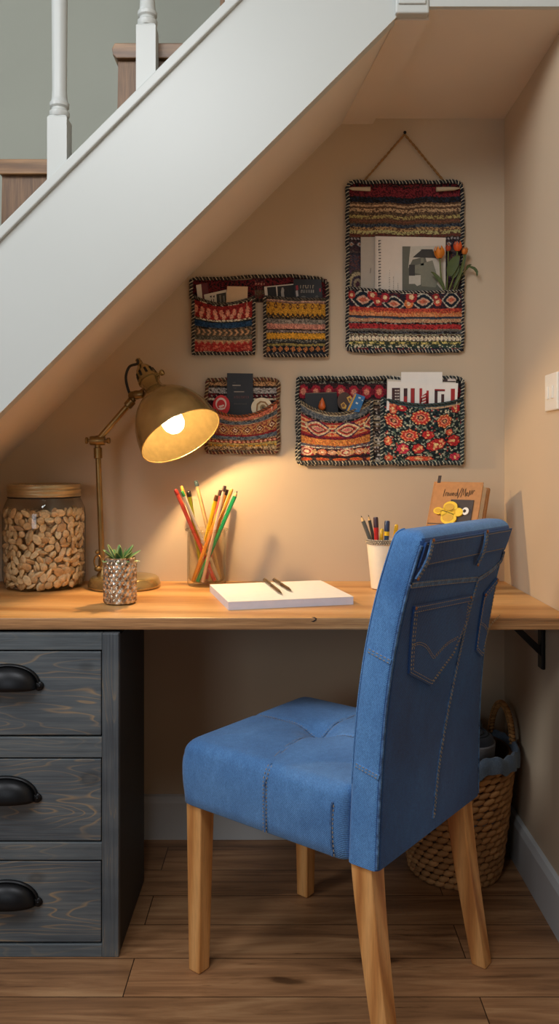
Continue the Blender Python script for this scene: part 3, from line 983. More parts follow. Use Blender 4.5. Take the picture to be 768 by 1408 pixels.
# yoke, centre seam
def seam(pts, nrm, width, offs, name='seam', thread='thread', mat='denim_seam', h=.0016):
    mb = MB()
    ribbon(mb, pts, nrm, width, h)
    for o_ in offs:
        dashes(mb, pts, nrm, o_, h + .0003)
    return mb.build(name, [M[mat], M[thread]], ch, local=True, smooth=40)
def backseam(pix, width, offs, **k):
    p = [B(x, y) for x, y in pix]
    p = spline(p, 0.006)
    p = [onback((max(-bw(q.z) + .004, min(bw(q.z) - .004, q.x)), q.z), 0.0005) for q in p]
    return seam(p, NB, width, offs, **k)
backseam([(556, 806), (600, 801), (654, 796)], 0.012, (-.004, .004))
backseam([(655, 797), (672, 786), (688, 771), (699, 757)], 0.010, (-.0035, .0035))
backseam([(655, 799), (645, 835), (628, 910), (612, 990), (601, 1060), (595, 1125)], 0.009, (-.003, .002))
def pocket(outline, arcs):
    mb = MB()
    pl = [B(x, y) for x, y in outline]
    pl = [Vector((min(q.x, bw(q.z) - .008), q.y, q.z)) for q in pl]
    dense = []
    for i in range(len(pl)):
        a_, b_ = pl[i], pl[(i + 1) % len(pl)]
        for k in range(6): dense.append(a_.lerp(b_, k / 6))
    fr = [onback((q.x, q.z), 0.0042) for q in dense]; bk = [onback((q.x, q.z), -0.001) for q in dense]
    mb.prism(fr, bk)
    cen = sum(pl, Vector()) / len(pl)
    for k in (0.965, 0.905):
        lp = [onback((cen.x + (q.x - cen.x) * k, cen.z + (q.z - cen.z) * k), 0.0042) for q in dense] 
        lp.append(lp[0])
        dashes(mb, lp, NB, 0, .0008)
    top = [onback((pl[0].x + (pl[1].x - pl[0].x) * t, pl[0].z + (pl[1].z - pl[0].z) * t - 0.007), 0.0043) for t in [i / 14 for i in range(15)]]
    ribbon(mb, top, NB, 0.013, 0.0016)
    dashes(mb, top, NB, .0045, .0019); dashes(mb, top, NB, -.0045, .0019)
    for ar in arcs:
        p = spline([B(x, y) for x, y in ar], 0.004)
        p = [onback((q.x, q.z), 0.0045) for q in p]
        dashes(mb, p, NB, -.002, .0008); dashes(mb, p, NB, .002, .0008)
    mb.mi = 2
    for q in (pl[0], pl[1]):
        c = onback((q.x * .97 + cen.x * .03, q.z * .97 + cen.z * .03 - .002), 0.006)
        mb.ell(c, (.0035, 0, 0), (0, .002, 0), (0, 0, .0035), 8, 5)
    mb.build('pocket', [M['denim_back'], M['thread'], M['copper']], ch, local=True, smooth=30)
pocket([(567, 833), (645, 818), (641, 850), (622, 898), (590, 942), (560, 926)],
       [[(563, 888), (572, 884), (582, 888), (590, 900), (593, 904)], [(593, 904), (600, 896), (612, 884), (626, 876)]])
pocket([(664, 815), (693, 791), (690, 812), (681, 862), (660, 903), (652, 894)],
       [[(657, 856), (663, 860), (667, 867)], [(667, 867), (674, 855), (684, 846)]])
# seams on the near side of the backrest and where it meets the seat
def sideseam(pix, width, offs, fn=S, nrm=NS, **k):
    a_, b_ = [fn(x, y) for x, y in pix]
    p = []
    for i in range(19):
        t = i / 18
        z = 0.0
        for _ in range(4):
            yb = YR - rake(z if z else a_.z)
            y = yb + TH - .012 + (.004 - TH + .012) * t
            z = a_.z + (b_.z - a_.z) * (y - a_.y) / (b_.y - a_.y)
        p.append(Vector((-bw(z) - .0003, y, z)))
    return seam(p, nrm, width, offs, **k)
sideseam([(507, 894), (522, 902)], 0.009, (-.003, .003), mat='denim_side')
sideseam([(485, 1049), (503, 1059)], 0.009, (-.003, .003), mat='denim_side')
# piping up both back edges and over the top
for sgn in (-1, 1):
    mb = MB()
    pts = [Vector((sgn * (bw(z) - 0.0035), YR - rake(z) + 0.0030, z)) for z in [SZ0 + .004 + (ZT - .03 - SZ0) * i / 40 for i in range(41)]]
    mb.tube(pts, 0.0032, 6)
    mb.build('piping', M['denim_seam'], ch, local=True, smooth=60)
mb = MB()
zt2 = ZT - .022
pts = [Vector((-bw(z) - .0005, YR - rake(z) + TH - 0.010, z)) for z in [0.62 + (zt2 - 0.62) * i / 20 for i in range(21)]]
pts = [Vector((-bw(z) + 0.002, YR - rake(z) + TH - 0.004, z)) for z in [0.50 + (zt2 - 0.50) * i / 20 for i in range(21)]]
pts += [Vector((-bw(zt2) + 0.002 + 0.020 * (1 - math.cos(t)), YR - rake(zt2) + TH - 0.006 - 0.012 * (1 - math.cos(t)), zt2 + 0.022 * math.sin(t))) for t in [PI / 2 * i / 6 for i in range(1, 7)]]
mb.tube(pts, 0.0016, 6)
mb.build('edge_seam', M['denim_side'], ch, local=True, smooth=60)
# seat seams: cross on top and down the near side
def seat_seam(xy, name='seam'):
    p = [Vector((x, y, seat_h(x, y) + .0002)) for x, y in xy]
    mb = MB()
    ribbon(mb, p, (0, 0, 1), 0.004, .0006)
    dashes(mb, p, (0, 0, 1), .004, .0008); dashes(mb, p, (0, 0, 1), -.004, .0008)
    return mb
ins = 0.026
mb = seat_seam([(x, sy(x)) for x in [-SX + ins + (2 * SX - 2 * ins) * i / 70 for i in range(71)]])
rim = [Vector((-SX - .003, sy(-SX), z)) for z in [SZ0 + .005 + (0.458 - SZ0) * i / 12 for i in range(13)]]
for i in range(1, 8):
    t = PI / 2 * i / 8
    rim.append(Vector((-SX + 0.024 * (1 - math.cos(t)) - .0008, sy(-SX), 0.464 + (seat_h(-SX + 0.024 * (1 - math.cos(t)), sy(-SX)) - 0.464) * math.sin(t))))
def nr_(p):
    k = max(0.0, min(1.0, (p.z - 0.455) / 0.035))
    return Vector((-(1 - k), 0, k + .001))
ribbon(mb, rim, nr_, 0.004, .0008)
dashes(mb, rim, nr_, .004, .0012); dashes(mb, rim, nr_, -.004, .0012)
mb.build('seam', [M['denim_seam'], M['thread']], ch, local=True, smooth=40)
mb = seat_seam([(0.01, y) for y in [-0.15 + (SYF - ins + 0.15) * i / 70 for i in range(71)]])
mb.build('seam', [M['denim_seam'], M['thread']], ch, local=True, smooth=40)
mb = MB()
p = [Vector((-SX - .0035, -0.140 + .004 * math.sin(i / 16 * 3), SZ0 + .006 + (0.462 - SZ0 - .006) * i / 16)) for i in range(17)]
ribbon(mb, p, (-1, 0, 0), 0.004, .0012); dashes(mb, p, (-1, 0, 0), .0045, .0012)
mb.build('seam', [M['denim_seam'], M['thread']], ch, local=True, smooth=40)

# ------------------------------------------------------------------ basket with liner and rolled cloths
BC = Vector((0.452, 2.170, 0))
bk = thing('wicker_basket', 'tall round woven seagrass basket in the corner behind the chair', 'basket', BC)
Z0b, Z1b = 0.0, 0.325
Rb = lambda z: 0.118 + (0.158 - 0.118) * (max(0, z) / Z1b) ** 0.8
mb = MB()
mb.col(rgb(90, 60, 34))
mb.lathe([(Rb(0) - .012, .002), (Rb(.08) - .007, .08), (Rb(.16) - .007, .16), (Rb(.25) - .007, .25), (Rb(Z1b) - .007, Z1b), (Rb(Z1b) - .016, Z1b), (Rb(.1) - .016, .1), (Rb(0) - .022, .012)], BC, n=48)
rows = 19
for k in range(rows):
    z = 0.009 + (Z1b - 0.016) * k / (rows - 1)
    R = Rb(z) - .003
    n = 30
    for i in range(n):
        t = 2 * PI * (i + (0.5 if k % 2 else 0)) / n
        rad = Vector((math.cos(t), math.sin(t), 0)); tan = Vector((-math.sin(t), math.cos(t), 0)); up = Vector((0, 0, 1))
        tilt = 0.30 if k % 2 else 0.22
        L = 2 * PI * R / n * 0.66
        ax = (tan * math.cos(tilt) + up * math.sin(tilt)) * L + rad * .001
        ay = (up * math.cos(tilt) - tan * math.sin(tilt)) * 0.0088
        j = random.random()
        mb.col(rgb(158 + 40 * j, 112 + 34 * j, 66 + 26 * j))
        mb.ell(BC + rad * (R + random.uniform(-.0008, .0012)) + up * (z + random.uniform(-.001, .001)), ax, ay, rad * 0.0075, 8, 5)
mb.build('woven_body', M['rattan'], bk, smooth=60)
def handle(ang):
    mb = MB()
    rad = Vector((math.cos(ang), math.sin(ang), 0)); tan = Vector((-math.sin(ang), math.cos(ang), 0))
    pts = []
    for i in range(41):
        t = PI * i / 40
        pts.append(BC + rad * (0.156 - .010 + 0.004 * math.sin(t)) + tan * (0.056 * math.cos(t)) + Vector((0, 0, 0.275 + (0.150) * math.sin(t) ** 0.8)))
    mb.col(rgb(120, 80, 44)); mb.tube(pts, 0.0075, 8)
    for i in range(1, 40):
        d = (pts[i + 1] - pts[i - 1]).normalized()
        u = d.cross(rad).normalized()
        for s_ in (-1, 1):
            j = random.random()
            mb.col(rgb(170 + 34 * j, 122 + 30 * j, 68 + 24 * j))
            mb.ell(pts[i] + u * .004 * s_ - rad * 0.002, d * .007 + u * .004 * s_, u * .0045, rad * .0075, 6, 4)
    mb.build('handle', M['rattan'], bk, smooth=60)
handle(math.radians(18))
handle(math.radians(198))
# denim liner turned over the rim
mb = MB(); rings = []
n = 96
for (dr, dzz) in ((-.020, -.16), (-.015, -.06), (-.010, .0), (-.004, .012), (.004, .014), (.0095, .006), (.0105, -.010), (.0105, -.026), (.0085, -.027)):
    ring = []
    for i in range(n):
        t = 2 * PI * i / n
        wv = 0.006 * math.sin(5 * t + 1) + 0.004 * math.sin(11 * t + 2) + 0.003 * math.sin(23 * t)
        rr = Rb(Z1b) + dr + (0.0025 * math.sin(17 * t) if dr > 0 else 0)
        ring.append(BC + Vector((rr * math.cos(t), rr * math.sin(t), Z1b + dzz + wv * (1 if dzz > -.05 else 0.3))))
    rings.append(ring)
mb.loft(rings, False, False)
mb.build('liner', M['denim_pale'], bk, smooth=60)
def roll(name, label, cx, cy, r, z0, z1, tilt, mat, band=None):
    t = thing(name, label, 'cloth', BC + Vector((cx, cy, z0)), 0, 'rolled cloths in the basket')
    d = Vector((math.sin(tilt[0]), math.sin(tilt[1]), 1)).normalized()
    h = z1 - z0
    o = BC + Vector((cx, cy, z0))
    mb = MB()
    mb.lathe([(r * .8, 0), (r, .01), (r * 1.02, h * .5), (r, h - .018), (r * .93, h - .006), (r * .78, h)], o, d, 36)
    # spiral end
    u = d.cross(Vector((0, 1, 0))).normalized(); w_ = d.cross(u)
    sp = [o + d * (h + .001) + (u * math.cos(a_) + w_ * math.sin(a_)) * (r * .1 + r * .68 * a_ / (6 * PI)) for a_ in [i * 6 * PI / 90 for i in range(91)]]
    mb.tube(sp, r * .055, 6)
    mb.build('roll', mat, t, smooth=50)
    if band:
        MB().lathe([(r * 1.0, h * .80), (r * 1.045, h * .81), (r * 1.045, h * .93), (r * .99, h * .94)], o, d, 36, False, False).build('cuff', band, t, smooth=50)
roll('rolled_cloth', 'rolled navy denim cloth with a grey cuff standing in the basket', 0.020, -0.045, 0.058, 0.12, 0.385, (0.05, -.08), M['navycloth'], M['greycloth'])
roll('rolled_cloth', 'rolled mid blue denim cloth tucked deepest against the back of the basket', 0.045, 0.070, 0.05, 0.12, 0.375, (0.0, 0.06), M['denim_pale'])
roll('rolled_cloth', 'rolled plain grey cloth behind the chair side of the basket', -0.080, 0.035, 0.046, 0.12, 0.375, (-.06, 0.0), M['greycloth'])

# ------------------------------------------------------------------ desk lamp
YL = 2.228
LB = Vector(((171 - VX) * YL / F, YL, ZD))
lp = thing('desk_lamp', 'aged brass swing-arm desk lamp with its bulb glowing', 'lamp', LB)
MB().lathe([(.094, 0), (.0985, .003), (.0985, .010), (.093, .026), (.088, .030), (.080, .031), (.02, .034), (.012, .036)], LB, n=64).build('base', M['brass'], lp, smooth=40)
p0 = P(141, 786, YL); p0.z = ZD + 0.030
p1 = P(134, 606, YL)
pole = MB().tube([p0, p0.lerp(p1, .5), p1], 0.0078, 16)
dd = (p1 - p0).normalized()
pole.lathe([(.016, 0), (.016, .006), (.011, .012), (.010, .045), (.008, .05)], p0, dd, 20)
pole.lathe([(.0078, 0), (.0115, .002), (.0115, .030), (.0078, .032)], p1 - dd * 0.050, dd, 20)
pole.build('pole', M['brass_dark'], lp, smooth=40)
hm = MB()
hp = p0 + Vector((-.010, -.012, .02))
hm.tube([hp + Vector((-.010 * math.sin(2 * PI * i / 14), -.002, .022 + .017 * math.cos(2 * PI * i / 14))) for i in range(15)], .0028, 6)
hm.ell(hp + Vector((-.002, 0, .048)), (.006, 0, 0), (0, .006, 0), (0, 0, .006), 10, 6)
hm.ell(hp + Vector((0, 0, .002)), (.011, 0, 0), (0, .008, 0), (0, 0, .008), 10, 6)
hm.build('wing_nut', M['brass_dark'], lp, smooth=60)
def knob(c, ax, L, r):
    mb = MB()
    ax = Vector(ax).normalized()
    mb.lathe([(r * .45, 0), (r * .45, L * .45), (r * .8, L * .5), (r, L * .65), (r, L * .9), (r * .7, L)], c, ax, 16)
    return mb
j1 = p1
p2 = P(184, 548, YL)
ad = (p2 - j1).normalized()
jm = MB()
jm.ell(j1, (.013, 0, 0), (0, .013, 0), (0, 0, .015), 16, 10)
jm.lathe([(.012, -.02), (.013, -.016), (.013, .016), (.012, .02)], j1, (1, 0, 0), 16)
jm.build('elbow_joint', M['brass_dark'], lp, smooth=50)
knob(j1 + Vector((-.018, 0, 0)), (-1, 0, 0.05), .016, .0095).build('knob', M['brass_dark'], lp, smooth=40)
knob(j1 + Vector((.018, -.004, 0)), (1, -0.1, 0.02), .018, .0085).build('knob', M['brass_dark'], lp, smooth=40)
arm = MB().tube([j1 + ad * .005, p2], 0.0085, 16)
arm.lathe([(.0085, 0), (.0125, .003), (.0125, .022), (.0085, .025)], p2 - ad * .030, ad, 16)
arm.build('arm', M['brass_dark'], lp, smooth=40)
C0 = P(208, 528, YL)
AX = Vector((.486, -.38, -.786)).normalized()
j2 = P(188, 543, YL)
jm = MB()
jm.ell(j2, (.016, 0, 0), (0, .012, 0), (0, 0, .013), 16, 10)
jm.lathe([(.009, -.022), (.012, -.018), (.012, .018), (.009, .022)], j2, (1, -.3, 0.1), 14)
jm.tube([j2, j2.lerp(C0 - AX * .008, .6) + Vector((0, 0, -.003)), C0 - AX * .008 + Vector((-.018, 0, 0))], .0055, 10)
jm.build('head_joint', M['brass_dark'], lp, smooth=50)
# head: dome, collar, shade
hd = MB()
prof = [(.0, -.072), (.006, -.071), (.012, -.066), (.020, -.056), (.0255, -.042), (.0275, -.026), (.0285, -.020), (.0315, -.018), (.0315, -.012), (.0270, -.010), (.0255, .0), (.0245, .014), (.0265, .017), (.0265, .021), (.030, .026)]
hd.lathe(prof, C0, AX, 48, False, False)
hs = hd.build('dome', M['brass'], lp, smooth=40)
u = AX.cross(Vector((0, 1, 0))).normalized(); v_ = AX.cross(u)
sl = MB()
for i in range(10):
    t = 2 * PI * i / 10
    rd = u * math.cos(t) + v_ * math.sin(t); tn = -u * math.sin(t) + v_ * math.cos(t)
    sl.obox(C0 - AX * .034 + rd * .0270, tn * .0032, AX * .0085 + rd * .0012, rd * .0012)
sl.build('vent_slot', M['cord'], lp, smooth=0)
sh = MB()
prof = [(.028, .022), (.034, .030), (.048, .044), (.064, .058), (.079, .075), (.092, .096), (.102, .120), (.109, .146), (.1125, .170), (.1140, .186)]
sh.lathe(prof, C0, AX, 72, False, False)
so = sh.build('shade', [M['brass'], M['shade_in']], lp, smooth=50)
inn = MB().lathe([(r - .0018, t + .0005) for r, t in prof], C0, AX, 72, False, False)
inn.build('shade_lining', M['shade_in'], lp, smooth=50)
rm = MB()
rm.tube([C0 + AX * .186 + (u * math.cos(2 * PI * i / 72) + v_ * math.sin(2 * PI * i / 72)) * .1135 for i in range(73)], .0018, 8)
rm.build('rim', M['brass'], lp, smooth=60)
knob(C0 - AX * .014 + (Vector((.85, -.3, .45)).normalized()) * .027, (.85, -.3, .45), .022, .0085).build('knob', M['brass'], lp, smooth=40)
bl = MB()
bl.lathe([(.013, .070), (.015, .088), (.022, .102), (.028, .116), (.0305, .132), (.0285, .148), (.021, .161), (.010, .168), (.001, .170)], C0, AX, 32)
bo = bl.build('bulb', M['bulb'], lp, smooth=60)
MB().ell(C0 + AX * .132, u * .0115, v_ * .0115, AX * .0115, 16, 10).build('filament', M['filament'], bo, smooth=60)
MB().lathe([(.017, .020), (.017, .060), (.0155, .0705)], C0, AX, 24).build('socket', M['brass_dark'], lp, smooth=40)
cp = C0 - AX * .072
MB().lathe([(.006, -.004), (.009, 0), (.009, .010), (.006, .014), (.0075, .018), (.004, .022)], cp, -AX, 16).build('finial', M['brass_dark'], lp, smooth=40)
e = cp - AX * .020
cd = MB().tube(spline([e, P(189, 500, YL), P(178, 504, YL), P(173, 517, YL), P(175, 532, YL), P(180, 545, YL), P(184, 551, YL)], .004), .0036, 8)
cd.build('cord', M['cord'], lp, smooth=60)

# ------------------------------------------------------------------ storage jar and nuts
YJ = 2.231
JC = Vector(((61 - VX) * YJ / F, YJ, ZD))
jr = thing('storage_jar', 'large glass storage jar with a brass screw lid beside the lamp', 'jar', JC)
JR = 0.1105
MB().lathe([(.0, .004), (.085, .003), (.098, .006), (.107, .017), (JR, .035), (JR, .198), (.1085, .218), (.100, .238), (.0945, .248), (.0945, .274)], JC, n=72, cap0=False, cap1=False).build('glass_body', M['jarglass'], jr, smooth=60)
lid = MB()
pr = [(.0945, .238), (.0975, .2385), (.0985, .242), (.0965, .245), (.0965, .249), (.0985, .252), (.0985, .257), (.0965, .259), (.0975, .262), (.0975, .268), (.095, .272), (.090, .273), (.088, .2715), (.0, .2715)]
lid.lathe([(a_, b_ + .012) for a_, b_ in pr], JC, n=96, cap0=False, cap1=False)
for i in range(90):
    t = 2 * PI * i / 90
    lid.ell(JC + Vector((math.cos(t) * .0955, math.sin(t) * .0955, .2825)), (.0022, 0, 0), (0, .0022, 0), (0, 0, .002), 6, 4)
lid.build('lid', M['lid'], jr, smooth=45)
MB().tube([JC + Vector((.0955 * math.cos(2 * PI * i / 60), .0955 * math.sin(2 * PI * i / 60), .2485)) for i in range(61)], .0022, 8).build('seal_ring', M['cord'], jr, smooth=60)
# nuts: five shapes
nutm = []
for k in range(6):
    r2 = random.Random(40 + k)
    a_, b_, c_ = [(.0145, .0095, .0055), (.0125, .0105, .006), (.0165, .007, .005), (.011, .0095, .0065), (.0135, .011, .0032), (.015, .006, .0055)][k]
    mb = MB()
    mb.ell((0, 0, 0), (a_, 0, 0), (0, b_, 0), (0, 0, c_), 12, 8)
    vs = []
    for (x, y, z) in mb.v:
        tp = 1 - 0.35 * max(0, x / a_) ** 2          # pointed at one end
        bend = (0.22 if k in (0, 4) else 0.1) * c_ * ((x / a_) ** 2 + (y / b_) ** 2)
        grv = -0.25 * c_ * math.exp(-(y / (b_ * .2)) ** 2) * (1 if z > 0 else 0) if k in (0, 2, 3) else 0
        jx = 1 + r2.uniform(-.08, .08)
        vs.append((x * jx, y * tp * jx, z * tp + bend + grv))
    mb.v = vs
    nutm.append(mb.mesh('nut', M['nut'], None, 60))
def rand_rot(radial, r):
    """lie more or less flat against the outward direction"""
    z = Vector(radial).normalized()
    z = (z + Vector((r.uniform(-1, 1), r.uniform(-1, 1), r.uniform(-1, 1))) * 0.55).normalized()
    x = z.orthogonal().normalized()
    q = Matrix((x, z.cross(x), z)).transposed()
    return (q.to_4x4() @ Matrix.Rotation(r.uniform(0, 2 * PI), 4, 'Z'))
rn = random.Random(5)
pts = []
tocam = math.atan2(-JC.y, -JC.x)
def place_nut(loc, rot):
    o = bpy.data.objects.new('nut', rn.choice(nutm))
    COL.objects.link(o)
    sc = rn.uniform(.85, 1.18)
    o.matrix_world = Matrix.Translation(loc) @ rot @ Matrix.Scale(sc, 4)
    tag(o, 'pale tan shelled nut among those filling the large glass jar', 'nut', 'nuts filling the glass jar')
    ROOTM[o.name] = Matrix.Identity(4)
cnt = 0
for layer, (rad, nz, na, span) in enumerate(((0.099, 12, 17, 112), (0.087, 10, 9, 90))):
    for iz in range(nz):
        for ia in range(na):
            if cnt >= 296: break
            tt = tocam + math.radians(-span + 2 * span * (ia + (0.5 if iz % 2 else 0) + rn.uniform(-.22, .22)) / na)
            z = 0.017 + (0.206 - 0.017) * (iz + rn.uniform(-.25, .25)) / (nz - 1)
            rr = rad + rn.uniform(-.003, .002)
            if z < 0.03: rr = min(rr, 0.094)
            z = max(0.014, z)
            dr_ = Vector((math.cos(tt), math.sin(tt), 0))
            place_nut(JC + dr_ * rr + Vector((0, 0, z)), rand_rot(dr_, rn))
            cnt += 1
core = MB()
for i in range(520):
    tt = rn.uniform(0, 2 * PI); dang = abs((tt - tocam + PI) % (2 * PI) - PI)
    lim = 0.076 if dang < math.radians(110) else 0.098
    rr = lim * math.sqrt(rn.uniform(0.25, 1)); z = rn.uniform(.014, .205)
    if z > 0.19: rr = 0.088 * math.sqrt(rn.random())
    mt = Matrix.Translation(JC + Vector((rr * math.cos(tt), rr * math.sin(tt), z))) @ rand_rot((rn.uniform(-1, 1), rn.uniform(-1, 1), rn.uniform(-.3, 1)), rn)
    me = rn.choice(nutm)
    core.add([mt @ v.co for v in me.vertices], [tuple(p.vertices) for p in me.polygons])
core.lathe([(.02, .012), (.066, .02), (.068, .1), (.066, .178), (.01, .188)], JC, n=24)
o = core.build('loose_nuts', M['nut'], smooth=60, loc=JC)
tag(o, 'tan nuts heaped in the middle of the large glass jar', 'nuts', None, 'stuff')

# ------------------------------------------------------------------ succulent
YSU = 1.975
SCN = Vector(((165 - VX) * YSU / F, YSU, ZD))
su = thing('potted_succulent', 'small spiky green succulent in a quilted silver glass pot by the lamp base', 'plant', SCN)
R = 0.0415; H = 0.112
mb = MB(); rings = []
for j in range(61):
    z = 0.002 + (H - .004) * j / 60
    ring = []
    for i in range(120):
        t = 2 * PI * i / 120
        a1 = 9 * t + z * 2 * PI / 0.0195 * .5; a2 = 9 * t - z * 2 * PI / 0.0195 * .5
        q = 0.0036 * (abs(math.sin(a1)) * abs(math.sin(a2))) ** 0.6
        q *= min(1, (H - z) / .012, z / .008)
        rr = R - .004 + q - (.003 if j == 0 else 0)
        ring.append(SCN + Vector((rr * math.cos(t), rr * math.sin(t), z)))
    rings.append(ring)
for (rr, z) in ((R - .003, H), (R - .005, H + .001), (R - .007, H - .004), (R - .008, H - .03)):
    rings.append([SCN + Vector((rr * math.cos(2 * PI * i / 120), rr * math.sin(2 * PI * i / 120), z)) for i in range(120)])
mb.loft(rings, True, False)
mb.build('pot', M['mercury'], su, smooth=50)
MB().lathe([(.0, H - .018), (.02, H - .012), (R - .0085, H - .014)], SCN, n=32, cap0=False, cap1=False).build('soil', M['soil'], su, smooth=60)
lf = MB()
def leaf(az, el, L, w_, curl):
    d0 = Vector((math.cos(az) * math.cos(el), math.sin(az) * math.cos(el), math.sin(el)))
    sd = Vector((-math.sin(az), math.cos(az), 0)); up = d0.cross(sd) * -1
    base = SCN + Vector((0, 0, H - .012)) + Vector((math.cos(az), math.sin(az), 0)) * .006
    rings = []; n = 12
    cols = []
    for i in range(n + 1):
        t = i / n
        wd = w_ * (0.55 + 1.2 * t) * (1 - t) ** 0.75 * 1.35 if t > .02 else w_ * .6
        th = wd * .36 + .0008
        c = base + d0 * (L * t) + up * (curl * L * t * t)
        ring = []
        for a_, b_ in ((-1, .25), (-.5, -.6), (0, -1), (.5, -.6), (1, .25), (.5, .25), (0, -.05), (-.5, .25)):
            ring.append(c + sd * wd * a_ + up * th * b_)
        rings.append(ring)
    k0 = len(lf.v)
    lf.loft(rings)
    for i in range(n + 1):
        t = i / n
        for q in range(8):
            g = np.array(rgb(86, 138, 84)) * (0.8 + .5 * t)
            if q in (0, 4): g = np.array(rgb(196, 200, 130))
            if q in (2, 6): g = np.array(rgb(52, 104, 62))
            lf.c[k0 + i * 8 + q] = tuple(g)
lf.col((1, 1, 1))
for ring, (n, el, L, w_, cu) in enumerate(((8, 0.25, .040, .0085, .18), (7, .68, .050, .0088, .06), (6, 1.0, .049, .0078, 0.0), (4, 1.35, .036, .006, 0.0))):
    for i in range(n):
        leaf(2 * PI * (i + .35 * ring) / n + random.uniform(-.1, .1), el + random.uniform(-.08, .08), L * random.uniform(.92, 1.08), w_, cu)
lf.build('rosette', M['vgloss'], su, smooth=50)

# ------------------------------------------------------------------ pencil jar and pencils
YPJ = 2.266
PJ = Vector(((284 - VX) * YPJ / F, YPJ, ZD))
pj = thing('glass_tumbler', 'smoky amber glass tumbler holding coloured pencils', 'tumbler', PJ)
PR, PH = 0.0555, 0.156
mb = MB()
mb.lathe([(.0, .0045), (.044, .003), (.050, .0005), (.0535, .005), (PR - .001, .014), (PR - .001, .13), (PR - .002, .145), (PR - .003, .150), (PR + .0035, .1535), (PR + .005, .156), (PR + .003, .1585), (PR - .001, .158), (PR - .0045, .154), (PR - .0045, .02), (.044, .012), (0, .0105)], PJ, n=64, cap0=False, cap1=False)
mb.build('glass_body', M['cupglass'], pj, smooth=60)
def pencil(tag_args, top, bot, col, kind='eraser', tipcol=None, r=0.0054, nseg=6, name='pencil', band=None):
    top = Vector(top); bot = Vector(bot)
    t = thing(name, tag_args[0], tag_args[1], bot, 0, tag_args[2])
    d = (top - bot).normalized(); L = (top - bot).length
    tl = 0.016 if kind != 'marker' else 0.028
    MB().col(rgb(*col)).lathe([(r * .9, 0), (r, .0015), (r, L - tl)], bot, d, nseg).build('barrel', M['vgloss'], t, smooth=20)
    if kind == 'eraser':
        MB().col(rgb(*tipcol)).lathe([(r * 1.08, L - tl), (r * 1.08, L - tl + .010), (r * 1.0, L - tl + .0105), (r * 1.0, L - .001), (r * .8, L)], bot, d, 14).build('eraser_cap', M['vgloss'], t, smooth=40)
    elif kind == 'sharp':
        MB().col(rgb(222, 180, 120)).lathe([(r, L - tl), (r * .38, L - .005)], bot, d, 12).build('sharpened_cone', M['vcol'], t, smooth=40)
        MB().col(rgb(*tipcol)).lathe([(r * .38, L - .005), (r * .06, L)], bot, d, 12).build('lead', M['vcol'], t, smooth=40)
    elif kind == 'blunt':
        MB().col(rgb(*tipcol)).lathe([(r, L - tl), (r, L - .004), (r * .6, L)], bot, d, 12).build('end_cap', M['vgloss'], t, smooth=40)
    elif kind == 'marker':
        MB().col(rgb(*tipcol)).lathe([(r * 1.12, L - tl), (r * 1.12, L - .003), (r * .9, L)], bot, d, 16).build('cap', M['vgloss'], t, smooth=40)
        if band:
            MB().col(rgb(*band)).lathe([(r * 1.1, L - tl - .012), (r * 1.1, L - tl - .001)], bot, d, 16).build('band', M['vgloss'], t, smooth=40)
    return t
def pj_pt(px, py, dy):
    return P(px, py, YPJ + dy)
def inj(px, dy, z=.0125):
    Y = YPJ + dy
    return Vector(((px - VX) * Y / F, Y, ZD + z))
G = 'coloured pencils in the glass tumbler'
pencil(('coral red pencil leaning furthest left in the glass tumbler', 'pencil', G), pj_pt(241, 673, -0.0402), inj(294.9, 0.0043), (236, 84, 62), 'blunt', (150, 40, 30))
pencil(('thin orange pencil between the coral and lime pencils', 'pencil', G), pj_pt(249, 668, 0.0153), inj(292.5, 0.0224), (226, 148, 56), 'blunt', (226, 160, 70), r=.0046)
pencil(('white pencil with a green tip beside the coral pencil', 'pencil', G), pj_pt(250, 675, -0.0464), inj(300.9, 0.0129), (226, 218, 190), 'blunt', (60, 140, 70), r=.0046)
pencil(('lime green pencil with a black end in the glass tumbler', 'pencil', G), pj_pt(259, 675, -0.0294), inj(278.7, 0.0409), (190, 196, 30), 'eraser', (40, 30, 22), r=.0058)
pencil(('bare wood pencil with a blue-grey tip, tallest in the glass tumbler', 'pencil', G), pj_pt(269, 661, 0.0081), inj(302.5, 0.0262), (224, 190, 130), 'eraser', (66, 84, 86))
pencil(('bright yellow pencil with a brown end leaning right of centre', 'pencil', G), pj_pt(298, 681, -0.0203), inj(269.9, 0.0207), (240, 196, 20), 'eraser', (96, 58, 34), r=.0060)
pencil(('rose pink pencil with a dark end next to the yellow one', 'pencil', G), pj_pt(303, 674, 0.0394), inj(283.8, 0.0343), (214, 84, 84), 'eraser', (58, 36, 26))
pencil(('pale pink pencil half hidden behind the orange pencil', 'pencil', G), pj_pt(309, 668, -0.0385), inj(278.4, -0.0302), (232, 190, 160), 'eraser', (70, 40, 28), r=.0046)
pencil(('orange pencil with a dark brown end in the glass tumbler', 'pencil', G), pj_pt(312, 673, -0.0189), inj(264.9, -0.0225), (236, 150, 40), 'eraser', (60, 34, 24), r=.0058)
pencil(('slim golden pencil just behind the green pencil', 'pencil', G), pj_pt(319, 672, 0.0048), inj(270.8, 0.0050), (222, 160, 60), 'blunt', (226, 170, 80), r=.0046)
pencil(('green pencil leaning furthest right in the glass tumbler', 'pencil', G), pj_pt(326, 675, -0.0148), inj(271.4, -0.0230), (30, 160, 88), 'sharp', (40, 30, 30), r=.0056)

